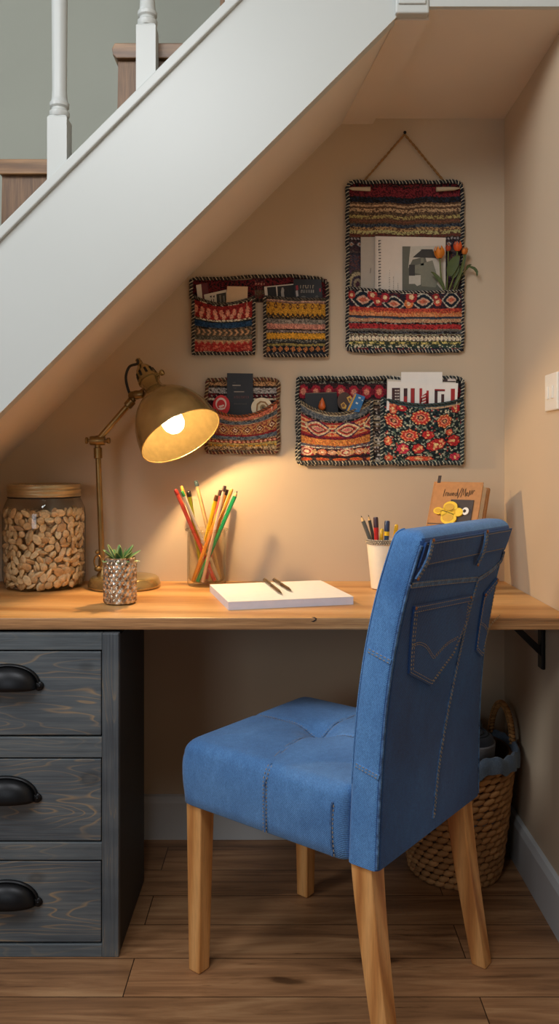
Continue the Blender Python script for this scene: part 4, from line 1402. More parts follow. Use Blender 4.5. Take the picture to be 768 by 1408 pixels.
# ------------------------------------------------------------------ writing pad and pens
wd = Vector((.968, .245, 0)).normalized(); hd_ = Vector((.245, -.968, 0)).normalized()
PC = Vector((-.018, 2.052, ZD))
wp = thing('writing_pad', 'blank white writing pad lying open on the oak desktop', 'notepad', PC)
hw, hh, tk = .153, .138, .018
MB().obox(PC + Vector((0, 0, tk * .5 + .0003)), wd * hw, hd_ * hh, Vector((0, 0, tk * .5))).build('page_block', M['pagebottom'], wp, smooth=0)
MB().obox(PC + Vector((0, 0, tk + .0010)), wd * hw * 1.002, hd_ * hh * 1.002, Vector((0, 0, .0006))).build('top_sheet', M['paper'], wp, smooth=0)
def pen(label, a_, b_, name='pen'):
    ZP = ZD + tk + .0017 + .0049
    f = lambda px, py: P(px, py, (CZ - ZP) * F / (py - VY))
    a_, b_ = f(*a_), f(*b_)
    d = (b_ - a_).normalized(); L = (b_ - a_).length
    t = thing(name, label, 'pen', a_ - Vector((0, 0, .0049)), 0, 'pens on the white pad')
    MB().lathe([(.0030, 0), (.0042, .002), (.0044, L * .45), (.0049, L * .46), (.0049, L * .50), (.0044, L * .51), (.0045, L * .84), (.0014, L - .003), (.0006, L)], a_, d, 16).build('barrel', M['pen_metal'], t, smooth=40)
    sd = d.cross(Vector((0, 0, 1))).normalized()
    MB().obox(a_ + d * L * .22 + Vector((0, 0, .0058)), d * L * .18, sd * .0012, Vector((0, 0, .0006))).build('clip', M['brass'], t, smooth=0)
pen('slim dark brass pen nearest the centre of the white pad', (363, 797), (387, 816))
pen('dark brass pen with raised clip on the pad, next to the slimmer one', (376, 797), (400, 812))

# ------------------------------------------------------------------ cream cup with pens
YCU = 2.20
CU = Vector(((525.5 - VX) * YCU / F, YCU, ZD))
cu = thing('ceramic_cup', 'cream ceramic cup with a beaded silver rim behind the chair', 'cup', CU)
CH_ = .136
MB().lathe([(.0, .003), (.028, .001), (.031, .003), (.0435, CH_ - .002), (.0435, CH_), (.0405, CH_), (.0290, .010), (0, .008)], CU, n=48, cap0=False, cap1=False).build('cup_body', M['ceramic'], cu, smooth=50)
mb = MB()
for k, (z, rr) in enumerate(((CH_ - .002, .0445), (CH_ - .0065, .0445), (CH_ - .011, .0440))):
    n = 44
    for i in range(n):
        t = 2 * PI * (i + .5 * (k % 2)) / n
        mb.ell(CU + Vector((rr * math.cos(t), rr * math.sin(t), z)), (.0032, 0, 0), (0, .0032, 0), (0, 0, .0027), 6, 4)
mb.build('beaded_trim', M['silver'], cu, smooth=60)
G = 'pens and pencils in the cream cup'
cup = lambda px, dy: Vector(((px - VX) * (YCU + dy) / F, YCU + dy, ZD + .014))
pencil(('grey sharpened pencil leaning furthest left in the cream cup', 'pencil', G), P(496, 709, YCU + 0.0114), cup(532.0, -0.0089), (92, 92, 84), 'sharp', (60, 50, 40))
pencil(('dark sharpened pencil second from left in the cream cup', 'pencil', G), P(506, 708, YCU + 0.0397), cup(526.6, -0.0013), (52, 50, 44), 'sharp', (30, 26, 22), r=.0046)
pencil(('red marker with a dark cap in the cream cup', 'marker', G), P(516, 711, YCU + -0.0159), cup(520.4, -0.0188), (184, 30, 28), 'marker', (60, 36, 48), r=.0062, nseg=16, name='marker', band=(190, 30, 28))
pencil(('dark blue marker with a yellow band in the cream cup', 'marker', G), P(532, 716, YCU + -0.0203), cup(528.5, -0.0212), (28, 56, 92), 'marker', (34, 50, 84), r=.0066, nseg=16, name='marker', band=(236, 190, 30))
pencil(('short yellow marker standing between the red and blue markers', 'marker', G), P(525, 727, YCU + 0.0339), cup(518.5, 0.0130), (236, 186, 20), 'blunt', (236, 196, 40), r=.0052, nseg=16, name='marker')
pencil(('yellow marker rising just over the chair back from the cream cup', 'marker', G), P(545, 721, YCU + -0.0059), cup(532.9, 0.0166), (230, 178, 20), 'blunt', (240, 190, 30), r=.0050, nseg=16, name='marker')

# ------------------------------------------------------------------ leaning journal and charm
lean = math.radians(22)
W = Vector((.80, -.60, 0)); BKd = Vector((.60, .80, 0))
UPj = (Vector((0, 0, 1)) * math.cos(lean) + BKd * math.sin(lean)).normalized()
NJ = (BKd * math.cos(lean) - Vector((0, 0, 1)) * math.sin(lean)).normalized()   # into the book
TLj = P(600, 662, 2.268)
wj = 0.142; hj = (TLj.z - ZD) / math.cos(lean) - .0
tj = 0.052
O = TLj - UPj * hj                       # lower left front corner
# rest the back lower edge on the desk
lift = ZD + .0004 - (O + NJ * tj).z
jn = thing('journal', 'thick kraft-covered journal leaning in the desk corner behind the chair', 'journal', O)
hjj = hj - lift / math.cos(lean)
O = O + Vector((0, 0, lift))
def jbox(u0, u1, v0, v1, n0, n1):
    c = O + W * (u0 + u1) / 2 + UPj * (v0 + v1) / 2 + NJ * (n0 + n1) / 2
    return MB().obox(c, W * (u1 - u0) / 2, UPj * (v1 - v0) / 2, NJ * (n1 - n0) / 2)
jbox(0, wj, 0, hjj, 0, .003).build('front_cover', M['kraft'], jn, smooth=0, bevel=.001)
jbox(.004, wj - .006, .004, hjj - .005, .012, tj - .012).build('page_block', M['pages'], jn, smooth=0)
jbox(.003, wj - .004, .003, hjj - .004, .003, .012).build('inner_cover', M['darkbrown'], jn, smooth=0)
jbox(0, wj, 0, hjj, tj - .012, tj).build('back_cover', M['kraft'], jn, smooth=0, bevel=.002)
jbox(-.004, .0, 0, hjj, 0, tj).build('spine', M['kraft'], jn, smooth=0, bevel=.001)
jbox(-.001, wj + .001, hjj * .575, hjj * .583, -.0012, -.0002).build('strap', M['darkbrown'], jn, smooth=0)
jbox(.058, wj - .03 + .012, hjj * .575, hjj * .82, -.003, -.0004).build('pocket', M['darkbrown'], jn, smooth=0)
tb = jbox(.006, .016, hjj - .004, hjj + .018, -.001, .001)
tb.build('tab', M['darkbrown'], jn, smooth=0, bevel=.001)
J = lambda u_, v__, n_=-.0009: O + W * u_ + UPj * v__ + NJ * n_
# handwriting on the cover (strokes in cover coordinates, 0..1 across the title line)
hs_ = MB()
def stroke(pp, x0, z0, sx, sz, r=.0008):
    hs_.tube([J(x0 + x * sx, z0 + y * sz) for x, y in pp], r, 5)
x0_, z0_ = .032, hjj * .855; sx_, sz_ = .090, .020
let = [
    [(.0, -.1), (.02, 1.0)],
    [(.07, .0), (.075, .5), (.10, .55), (.13, .45), (.135, .0)],
    [(.16, .5), (.19, .0), (.215, .45), (.24, .0), (.27, .5)],
    [(.29, .25), (.345, .3), (.335, .5), (.30, .45), (.295, .1), (.345, .05)],
    [(.44, .35), (.40, .5), (.37, .25), (.40, .0), (.44, .3), (.45, 1.1), (.455, .0)],
    [(.47, -.3), (.58, 1.25)],
    [(.57, -.1), (.615, 1.1), (.645, .2), (.70, 1.15), (.715, .0)],
    [(.74, .3), (.79, .4), (.78, .6), (.74, .5), (.745, .1), (.80, .1)],
    [(.82, .0), (.84, .9), (.87, .2), (.91, .95), (.92, .3), (.97, .95), (1.0, .8)],
]
for l in let: stroke(l, x0_, z0_, sx_, sz_)
hs_.build('handwriting', M['ink'], jn, smooth=0)
def disc(mb, cx, cz, rx, rz, n0, n1, nn=28, rot=0.0):
    a_ = []
    for i in range(nn):
        t = 2 * PI * i / nn
        x, z = rx * math.cos(t), rz * math.sin(t)
        a_.append((cx + x * math.cos(rot) - z * math.sin(rot), cz + x * math.sin(rot) + z * math.cos(rot)))
    mb.prism([J(x, z, n0) for x, z in a_], [J(x, z, n1) for x, z in a_])
cc = (.058, hjj * .685)
cm = thing('key_charm', 'bright yellow lobed enamel charm hanging on the front of the journal', 'charm', J(*cc))
mb = MB()
for (dx, dz_, rx, rz) in ((.004, .016, .021, .016), (.004, -.016, .023, .017), (-.030, .004, .014, .010), (.030, .002, .013, .012), (.0, 0, .022, .017)):
    disc(mb, cc[0] + dx, cc[1] + dz_, rx, rz, -.0085, -.0032)
mb.build('body', M['yellow'], cm, smooth=0)
mb = MB()
for (dx, dz_, rx, rz) in ((.002, .016, .014, .0095), (.002, -.015, .0155, .0105), (-.030, .004, .009, .006)):
    disc(mb, cc[0] + dx, cc[1] + dz_, rx, rz, -.0095, -.0080)
mb.build('inset', M['yellow2'], cm, smooth=0)
mb = MB(); disc(mb, cc[0] + .049, cc[1] + .006, .0095, .0105, -.0075, -.0034)
mb.build('white_disc', M['paper'], cm, smooth=0)
mb = MB(); disc(mb, cc[0] + .047, cc[1] + .006, .004, .0045, -.0085, -.0070)
mb.tube([J(cc[0] - .018, cc[1] + .006, -.0096), J(cc[0] + .018, cc[1] - .006, -.0096)], .0008, 5)
mb.build('ring', M['ink'], cm, smooth=0)

# ------------------------------------------------------------------ light switch
sw = thing('light_switch', 'white square light switch on the right wall', 'switch', (XR, 1.912, 1.252))
MB().box(XR - .008, XR - .0004, 1.868, 1.956, 1.208, 1.296).build('plate', M['switch'], sw, smooth=0, bevel=.003)
MB().box(XR - .012, XR - .008, 1.924, 1.938, 1.236, 1.266).build('rocker', M['switch'], sw, smooth=0, bevel=.001)
MB().box(XR - .012, XR - .008, 1.890, 1.904, 1.236, 1.266).build('rocker', M['switch'], sw, smooth=0, bevel=.001)

# ------------------------------------------------------------------ woven wall hangings
KW = YB / F
wx = lambda px: (px - VX) * KW
wz_ = lambda py: CZ - (py - VY) * KW
def hsh(a, b, s=0):
    v = np.sin(a * 12.9898 + b * 78.233 + s * 37.719) * 43758.5453
    return v - np.floor(v)
def A3(c): return np.array(c, dtype=float)
def cells(x, z, c=0.0034):
    return np.floor(x / c), np.floor(z / c)
def full(x, c): return np.broadcast_to(A3(c), x.shape + (3,)).copy()
def put(col, mask, c): col[mask] = A3(c)
# each motif: f(x metres, t 0..1 down the band, z metres) -> colour
def solid(c):
    return lambda x, t, z: full(x, c)
def speck(c1, c2, p=0.35, cell=0.0034, s=1):
    def f(x, t, z):
        o = full(x, c1); i, j = cells(x, z, cell)
        put(o, hsh(i, j, s) < p, c2); return o
    return f
def rows(cs, p=0.25):
    def f(x, t, z):
        o = full(x, cs[0]); n = len(cs); k = np.clip((t * n).astype(int), 0, n - 1)
        for i, c in enumerate(cs): put(o, k == i, c)
        i, j = cells(x, z, .0034); m = hsh(i, j, 3) < p
        alt = np.array(cs, dtype=float)[(k + 1) % n]
        o[m] = (o[m] + alt[m]) / 2
        return o
    return f
def diam(bg, rings, sp, asp=1.0, ph=0.0, eye=False, gap=None):
    def f(x, t, z):
        o = bg(x, t, z)
        fx = (np.mod(x / sp + ph, 1) - .5) * 2 * asp; ft = (t - .5) * 2
        d = np.sqrt(fx ** 2 * .8 + ft ** 2) + (0.25 * np.abs(fx) if eye else 0) if eye else np.abs(fx) + np.abs(ft)
        for r, c in rings: put(o, d < r, c)
        return o
    return f
def zig(c1, c2, per, lo=.25, hi=.75, edge=None):
    def f(x, t, z):
        o = full(x, c1); tri = np.abs(np.mod(x / per, 1) * 2 - 1); y = lo + (hi - lo) * tri
        put(o, t > y, c2)
        if edge: put(o, np.abs(t - y) < .09, edge)
        return o
    return f
def dots(bg, c, sp, r=.5, core=None, ph=0.0, tc=.5):
    def f(x, t, z):
        o = bg(x, t, z); fx = (np.mod(x / sp + ph, 1) - .5) * 2; ft = (t - tc) * 2
        d = np.sqrt(fx ** 2 + ft ** 2); put(o, d < r, c)
        if core: put(o, d < r * .5, core)
        return o
    return f
def chev(c1, c2, c3, per):
    def f(x, t, z):
        o = full(x, c1); q = np.mod(x / per + np.abs(t - .45) * 1.1, 1)
        put(o, (q < .5) & (np.abs(t - .45) < .42), c2); put(o, (q < .12) & (np.abs(t - .45) < .42), c3); return o
    return f
def wavyrow(bg, c, per, th=.16, tc=.5, amp=.2, two=True):
    def f(x, t, z):
        o = bg(x, t, z); y = tc + amp * np.sin(x / per * 2 * PI)
        put(o, np.abs(t - y) < th, c)
        if two: put(o, np.abs(t - (2 * tc - y)) < th, c)
        return o
    return f
def bands(lst):
    def f(x, v, z):
        o = np.zeros(x.shape + (3,)); v0 = 0.0
        for v1, fn in lst:
            m = (v >= v0) & (v <= v1 + 1e-9)
            c = fn(x, np.clip((v - v0) / max(1e-6, v1 - v0), 0, 1), z)
            o[m] = c[m]; v0 = v1
        return o
    return f
def finish(o, x, z):
    i, j = cells(x, z, .0023)
    k = 0.80 + 0.38 * hsh(i, j, 9)
    lum = o.mean(-1, keepdims=True)
    o = (o * .78 + lum * .22) * 1.12
    return np.clip(o * k[..., None], 0, 255)

def cloth(name, parent, x0, x1, top, bot, yoff, colfn, step=.0017, thick=.004, jit=.0012, wav=.0):
    Wd = x1 - x0; Hm = max(top(u) - bot(u) for u in (0, .5, 1))
    nx = max(8, int(Wd / step)); nz = max(6, int(Hm / step))
    u = np.linspace(0, 1, nx + 1)[None, :].repeat(nz + 1, 0); v = np.linspace(0, 1, nz + 1)[:, None].repeat(nx + 1, 1)
    tu = np.vectorize(top)(u[0])[None, :]; bu = np.vectorize(bot)(u[0])[None, :]
    X = x0 + Wd * u; Z = tu + (bu - tu) * v
    nzs = hsh(*cells(X, Z, .0034), 5)
    Y = YB - (yoff(u, v) + jit * nzs)
    xm = X - x0 + .0009 * np.sin(Z * 900) ; zm = (top(.5) - bot(.5)) * (1 - v)
    vv = np.clip(v + .004 * np.sin(xm * 60 + v * 5) + .0015 * np.sin(xm * 420), 0, 1)
    C = lin(finish(colfn(xm, vv, zm), xm, zm) / 255.0)
    vs = np.stack([X, Y, Z], -1).reshape(-1, 3)
    idx = np.arange((nz + 1) * (nx + 1)).reshape(nz + 1, nx + 1)
    fs = np.stack([idx[:-1, :-1], idx[1:, :-1], idx[1:, 1:], idx[:-1, 1:]], -1).reshape(-1, 4)
    me = bpy.data.meshes.new(name)
    org = ROOTM[parent.name].translation
    me.from_pydata((vs - np.array(org)).tolist(), [], fs.tolist())
    me.materials.append(M['woven'])
    a_ = me.color_attributes.new('Col', 'FLOAT_COLOR', 'POINT')
    arr = np.ones((len(vs), 4), dtype=np.float32); arr[:, :3] = C.reshape(-1, 3)
    a_.data.foreach_set('color', arr.ravel())
    me.polygons.foreach_set('use_smooth', [True] * len(fs))
    me.update()
    o = bpy.data.objects.new(name, me); COL.objects.link(o); o.parent = parent
    ROOTM[o.name] = ROOTM[parent.name]
    s_ = o.modifiers.new('thickness', 'SOLIDIFY'); s_.thickness = thick; s_.offset = 1.0 if False else -1.0
    return o

def stitches(mb, pts, r=.0075, pitch=.0055, cols=((52, 58, 64), (222, 212, 190), (64, 70, 76), (176, 168, 150)), slant=.55, core=(34, 36, 42), closed=True):
    pts = [Vector(p) for p in pts]
    mb.col(rgb(*core)); mb.tube(pts, r * .62, 8)
    acc = 0.0; k = 0
    for i in range(len(pts) - 1):
        a_, b_ = pts[i], pts[i + 1]; L = (b_ - a_).length
        if L < 1e-6: continue
        d = (b_ - a_) / L
        n = Vector((0, -1, 0)); sd = d.cross(n).normalized()
        while acc < L:
            p = a_ + d * acc
            ax = (sd + d * slant).normalized()
            mb.col(rgb(*cols[k % len(cols)]))
            rr = r * random.uniform(.85, 1.15)
            mb.ell(p + n * r * .28 + d * random.uniform(-.0006, .0006), ax * rr, d * pitch * .42, n * r * .55, 7, 4)
            acc += pitch * random.uniform(.92, 1.08); k += 1
        acc -= L
def rrpath(x0, x1, z0, z1, y, r=.018, wob=.0015, top=True):
    pts = []
    for cx, cz, a0 in ((x1 - r, z1 - r, 0), (x0 + r, z1 - r, 90), (x0 + r, z0 + r, 180), (x1 - r, z0 + r, 270)):
        for i in range(6):
            a_ = math.radians(a0 + 90 * i / 5)
            pts.append(Vector((cx + r * math.cos(a_), y, cz + r * math.sin(a_))))
    pts.append(pts[0].copy())
    out = []
    for i in range(len(pts) - 1):
        n = max(1, int((pts[i + 1] - pts[i]).length / .012))
        for k in range(n):
            p = pts[i].lerp(pts[i + 1], k / n)
            s_ = math.sin(p.x * 70) * wob + math.sin(p.z * 83) * wob
            out.append(p + Vector((s_, 0, s_)))
    out.append(out[0].copy())
    return out
def pocketpart(parent, x0, x1, ztl, ztm, ztr, zb, depth, colfn, bind=((150, 142, 122), (60, 62, 64)), base=.010, edge=None):
    def top(u):
        lin_ = ztl + (ztr - ztl) * u
        return lin_ - (((ztl + ztr) / 2) - ztm) * (1 - (2 * u - 1) ** 2)
    def yo(u, v):
        e = 1 - np.abs(2 * u - 1) ** 3
        return base + depth * e * (1 - v ** 2.2) * (0.35 + .65 * (1 - v)) + .010 * e * np.sin(PI * np.clip(v, 0, 1)) ** .7
    o = cloth('pocket', parent, x0, x1, top, lambda u: zb, yo, colfn)
    mb = MB()
    pts = []
    for i in range(41):
        u = i / 40
        pts.append(Vector((x0 + (x1 - x0) * u, YB - float(yo(np.array(u), np.array(0.0))) - .001, top(u))))
    stitches(mb, pts, .0062, .0050, (bind[0], bind[1], bind[0], (96, 92, 84)), 1.2, bind[1])
    mb.build('pocket_binding', M['woven'], o, smooth=60)
    if edge:
        mb = MB()
        ps = [Vector((x0, YB - base - .003, ztl - (ztl - zb) * i / 20)) for i in range(21)] + [Vector((x0 + (x1 - x0) * i / 20, YB - base - .003, zb)) for i in range(1, 21)] + [Vector((x1, YB - base - .003, zb + (ztr - zb) * i / 20)) for i in range(1, 21)]
        stitches(mb, ps, .0070, .0050, edge)
        mb.build('stitched_edge', M['woven'], o, smooth=60)
    return o

NAV, BLK, CRM, GRY, RED, DRD, ORG, YEL, TAN, BRN, TEAL, BLU, PNK, OLV, PUR = (38, 46, 64), (34, 32, 34), (216, 202, 172), (128, 124, 116), (178, 40, 38), (116, 30, 36), (204, 108, 52), (216, 152, 34), (186, 150, 106), (96, 66, 46), (44, 66, 70), (52, 88, 128), (206, 134, 112), (140, 128, 66), (82, 50, 66)

# --- the tall hanging
h1 = thing('wall_hanging', 'tall woven wall organiser hung by twine with books and orange flowers in its pocket', 'wall organiser', (wx(556), YB, wz_(485)))
def back1(x, v, z):
    f = bands([(.03, speck(DRD, BLK, .5)), (.085, speck((130, 36, 44), (70, 24, 34), .3)), (.12, speck(BLK, NAV, .4)),
               (.155, rows([BRN, TAN, BRN])), (.175, speck(TAN, BRN, .3)), (.195, speck((112, 84, 60), (70, 54, 44), .4)), (.215, speck((168, 150, 82), BRN, .3)),
               (.245, rows([BRN, (120, 70, 50), BRN])), (.265, speck((70, 78, 84), NAV, .4)), (.285, speck((170, 130, 80), BRN, .35)), (.305, speck((178, 168, 100), BRN, .3)),
               (.325, speck((110, 50, 40), BRN, .4)), (.345, dots(speck((66, 58, 58), BLK, .4), (150, 140, 140), .009, .6)),
               (.39, diam(speck((72, 46, 52), (52, 38, 46), .4), [(.95, (60, 58, 66)), (.62, (176, 160, 150)), (.35, (170, 96, 60))], .0235, 1.0)),
               (.43, rows([(70, 50, 56), (92, 70, 66), (50, 50, 60)])), (.52, speck((66, 62, 74), (104, 64, 62), .4)), (.60, speck((92, 60, 84), (60, 44, 60), .4)),
               (1.0, speck((76, 58, 58), (56, 46, 50), .4))])
    o = f(x, v, z)
    d = np.sqrt(((x - .03) / .03) ** 2 + ((v - .60) / .085) ** 2)
    for r, c in ((1.0, (84, 70, 60)), (.85, (170, 150, 110)), (.6, (70, 56, 70)), (.4, (150, 130, 100)), (.2, (90, 50, 60))): put(o, d < r, c)
    return o
X0, X1, Zt, Zb = wx(477), wx(635), wz_(252), wz_(483)
cloth('backing', h1, X0, X1, lambda u: Zt + .002 * math.sin(u * 9), lambda u: Zb, lambda u, v: .004 + 0 * u, back1)
eyeband = lambda x, t, z: None
def eye1(x, t, z):
    o = speck((40, 40, 52), (92, 32, 40), .35)(x, t, z)
    for k, (cx, cz, rx, rz) in enumerate(((.044, .55, .026, .44), (.130, .72, .024, .36), (.213, .55, .025, .42), (.296, .45, .022, .42))):
        d = .85 * np.abs((t - cz) / rz) + .80 * (np.abs(x - cx) / rx) ** 1.5
        for r, c in ((1.25, (176, 170, 150)), (1.02, (28, 40, 52)), (.55, (200, 150, 120)), (.3, (196, 90, 60))): put(o, d < r, c)
    for cx, cz, r0, c in ((.085, .62, .012, RED), (.172, .66, .013, (216, 110, 50)), (.255, .55, .012, (206, 70, 50)), (.07, .2, .014, RED), (.105, .34, .013, (160, 30, 44)), (.18, .22, .016, (170, 34, 40)), (.25, .25, .010, (160, 40, 40)), (.012, .3, .010, RED)):
        d = np.sqrt(((x - cx) / r0) ** 2 + ((t - cz) / (r0 / .042)) ** 2)
        put(o, d < 1, c); put(o, d < .45, (224, 180, 130))
    return o
wavef = lambda f: f
pk1 = bands([(.03, speck(BLK, CRM, .4)), (.29, eye1), (.345, speck((196, 66, 44), (150, 40, 36), .3)), (.37, speck(ORG, RED, .3)), (.43, speck((206, 130, 76), ORG, .35)), (.47, rows([NAV, (70, 76, 90)])),
             (.53, speck((180, 120, 84), TAN, .4)), (.56, speck(BLK, GRY, .3)), (.64, speck((184, 40, 42), DRD, .2)), (.68, rows([(120, 112, 96), (84, 80, 72)])), (.72, speck(BLK, (80, 84, 90), .4)),
             (.755, speck((150, 150, 120), BRN, .4)), (.84, dots(speck((88, 74, 62), BLK, .3), (222, 206, 176), .0115, .92, (206, 190, 150))), (.90, dots(speck((56, 66, 52), (150, 140, 70), .35), (208, 190, 100), .03, .5, None, .2)), (.955, speck((48, 70, 60), (206, 196, 160), .3)), (1.0, speck(NAV, RED, .2))])
pocketpart(h1, X0 - .001, X1 + .002, wz_(397), wz_(406), wz_(401), Zb, .034, pk1, ((206, 198, 180), (40, 44, 50)))
mb = MB(); stitches(mb, rrpath(X0, X1, Zb, Zt, YB - .010, .02), .0078, .0048)
mb.build('border', M['woven'], h1, smooth=60)
# hanging rod ends, twine and nail
rb_ = MB()
zr = wz_(262)
rb_.col(rgb(196, 180, 150))
for (p0_, p1_) in ((479, 508), (598, 630)):
    a_, b_ = wx(p0_), wx(p1_)
    if p0_ < 550: rb_.tube([(a_, YB - .014, zr + .002), (a_ + .01, YB - .016, zr), (b_ - .01, YB - .016, zr - .001), (b_, YB - .016, zr - .001)], [.0015, .005, .0065, .0065], 8)
    else: rb_.tube([(a_, YB - .016, zr - .002), (a_ + .02, YB - .016, zr - .001), (b_ - .015, YB - .016, zr), (b_, YB - .014, zr + .002)], [.0065, .0065, .005, .0015], 8)
rb_.build('rod_tip', M['vcol'], h1, smooth=60)
tw = MB()
nail = Vector((wx(555), YB - .012, wz_(187)))
for ex in (500, 608):
    e_ = Vector((wx(ex), YB - .011, wz_(250)))
    for s_ in (0, 1):
        pts = []
        for i in range(61):
            t = i / 60; a_ = t * 40 + s_ * PI
            pts.append(nail.lerp(e_, t) + Vector((math.cos(a_) * .0017, math.sin(a_) * .0017, 0)))
        tw.tube(pts, .0022, 6)
tw.build('twine', M['twine'], h1, smooth=60)
nl = thing('nail', 'small dark nail in the back wall holding the twine loop', 'nail', (wx(555), YB, wz_(187)))
MB().lathe([(.0018, 0), (.0018, .016), (.0046, .0165), (.0046, .0185), (.002, .0195)], (wx(555), YB - .0005, wz_(187) + .003), (0, -1, 0), 12).build('nail_shank', M['black'], nl, smooth=40)

def card(name, label, cat, quad, y0, th, mat, group=None, arts=(), tilt=None):
    """a flat sheet or booklet standing in a pocket: quad = 4 pixel corners (tl,tr,br,bl) on the wall, y0 = distance of its front from the wall"""
    pts = [Vector((wx(x), YB - y0, wz_(y))) for x, y in quad]
    c = Vector((sum(p.x for p in pts) / 4, YB - y0, min(p.z for p in pts)))
    t = thing(name, label, cat, c, 0, group)
    MB().prism(pts, [p + Vector((0, th, 0)) for p in pts]).build('sheet', mat, t, smooth=0)
    k = 0
    for (nm, col, polys) in arts:
        k += 1
        mb = MB().col(rgb(*col))
        for pl in polys:
            pp = [Vector((wx(x), YB - y0 - .0004 - .00025 * k, wz_(y))) for x, y in pl]
            mb.prism(pp, [p + Vector((0, .0003, 0)) for p in pp])
        mb.build(nm, M['vcol'], t, smooth=0)
    return t
def glyphs(x0, y0, x1, y1, n, seed, vertical=False, h=3.0):
    """small printed marks along a line"""
    r_ = random.Random(seed); out = []
    for i in range(n):
        t0 = (i + .12) / n; t1 = (i + .12 + r_.uniform(.4, .75)) / n
        if vertical:
            ya, yb_ = y0 + (y1 - y0) * t0, y0 + (y1 - y0) * t1
            k = r_.random() * .5
            out.append([(x0 + k, ya), (x1, ya), (x1, (ya + yb_) / 2), (x0 + k, (ya + yb_) / 2)])
            if r_.random() < .6: out.append([(x0, ya), (x0 + (x1 - x0) * .4, ya), (x0 + (x1 - x0) * .4, yb_), (x0, yb_)])
        else:
            xa, xb = x0 + (x1 - x0) * t0, x0 + (x1 - x0) * t1
            out.append([(xa, y0), ((xa + xb) / 2, y0), ((xa + xb) / 2, y1), (xa, y1)])
            if r_.random() < .6:
                m = y0 + (y1 - y0) * r_.choice((0, .35, .7))
                out.append([(xa, m), (xb, m), (xb, m + (y1 - y0) * .3), (xa, m + (y1 - y0) * .3)])
    return out
PB = plain('grey_booklet', rgb(176, 166, 152), 0.7, noise=0.03)
PM = plain('magazine_cover', rgb(214, 200, 184), 0.55, noise=0.02)
card('booklet', 'plain beige booklet behind the white magazine in the tall hanging', 'booklet', [(495, 328), (560, 328), (560, 420), (495, 420)], .016, .004, PB, None,
     [('logo_mark', (120, 112, 104), [[(508, 371), (509, 370), (508.5, 377), (507.5, 378)]])])
leafg = (112, 112, 94)
card('magazine', 'white magazine with an abstract grey picture on its cover in the tall hanging', 'magazine', [(514, 328), (610, 330), (610, 424), (514, 424)], .0245, .006, PM, None,
     [('spine_line', (190, 178, 164), [[(514.6, 329), (515.6, 329), (515.6, 420), (514.6, 420)]]),
      ('spine_text', (70, 62, 56), glyphs(518.5, 333, 522, 402, 17, 3, True)),
      ('small_text', (150, 140, 128), glyphs(533, 374, 534.2, 402, 9, 5, True) + glyphs(538.5, 383, 539.6, 402, 7, 6, True) + glyphs(544.5, 392, 545.6, 402, 4, 8, True)),
      ('cover_field', (98, 96, 82), [[(551, 342), (606, 342), (606, 410), (551, 410)]]),
      ('cover_pale_shape', (196, 188, 172), [[(562, 342), (606, 341), (607, 404), (600, 396), (590, 383), (582, 356), (565, 360), (559, 372)], [(560, 382), (576, 381), (576, 394), (571, 396), (568, 393), (560, 393)]]),
      ('cover_grey_shape', (128, 126, 108), [[(568, 368), (592, 361), (600, 388), (596, 398), (577, 396), (576, 380), (568, 378)], [(576, 346), (580, 346), (580, 368), (576, 368)]]),
      ('cover_dark_shape', (52, 48, 42), [[(565, 357), (578, 346), (592, 346), (597, 358)], [(560, 367), (568, 367), (568, 382), (560, 382)]])])

def tulip(label, cx, cy, bx, by, y0, col, size, ang, open_=0.0):
    t = thing('tulip', label, 'flower', Vector((wx(bx), YB - y0, wz_(by))), 0, 'orange flowers in the tall hanging')
    top = Vector((wx(cx), YB - y0 - .004, wz_(cy))); bot = Vector((wx(bx), YB - y0, wz_(by)))
    mid = top.lerp(bot, .5) + Vector(((top.x - bot.x) * .25, -.002, 0))
    MB().tube(spline([bot, mid, top], .006), .0021, 8).build('stem', plain_green, t, smooth=60)
    mb = MB()
    ax = (top - mid).normalized()
    u_ = ax.cross(Vector((0, 1, 0))).normalized(); w_ = ax.cross(u_)
    for k in range(6):
        a0 = 2 * PI * k / 6; rad0 = .86 if k % 2 else 1.0
        rings = []
        for i in range(9):
            tt = i / 8
            rr = size * (.22 + .80 * math.sin(PI * min(1, tt * .82 + .06)) ** .8) * rad0 + open_ * size * tt ** 2
            ring = []
            for q in range(7):
                aa = a0 + (q - 3) / 3 * .62 * (1 - .85 * tt ** 3)
                ring.append(top + ax * (size * 2.3 * tt * (1 - .04 * abs(q - 3))) + (u_ * math.cos(aa) + w_ * math.sin(aa)) * rr)
            rings.append(ring)
        j = random.uniform(.86, 1.1)
        mb.col(tuple(c * j for c in rgb(*col)))
        mb.loft(rings, False, False, closed=False)
    b_ = mb.build('bloom', M['vcol'], t, smooth=70)
    return t, bot
plain_green = plain('flower_stem_green', rgb(96, 104, 44), 0.6)
leaf_green = plain('flower_leaf_green', rgb(74, 88, 44), 0.6)
def blade(parent, pts, w0, name='leaf', mat=None):
    pts = spline(pts, .005); n = len(pts); rings = []
    for i, p in enumerate(pts):
        t = i / (n - 1); wd_ = w0 * math.sin(PI * min(1, .08 + .92 * t)) ** .8 + .0004
        d = (pts[min(i + 1, n - 1)] - pts[max(i - 1, 0)]).normalized(); sd = d.cross(Vector((0, -1, 0))).normalized()
        rings.append([p - sd * wd_ + Vector((0, -.002, 0)), p, p + sd * wd_ + Vector((0, -.002, 0)), p + Vector((0, .0006, 0))])
    MB().loft(rings).build(name, mat or leaf_green, parent, smooth=60)
W2 = lambda x, y, o_: Vector((wx(x), YB - o_, wz_(y)))
t1, _ = tulip('orange-yellow tulip leaning over the magazine cover in the tall hanging', 600.5, 360, 606, 404, .037, (226, 132, 32), .0155, 0)
blade(t1, [W2(607, 402, .038), W2(601, 391, .042), W2(592, 381, .043), W2(588, 379, .043)], .0055)
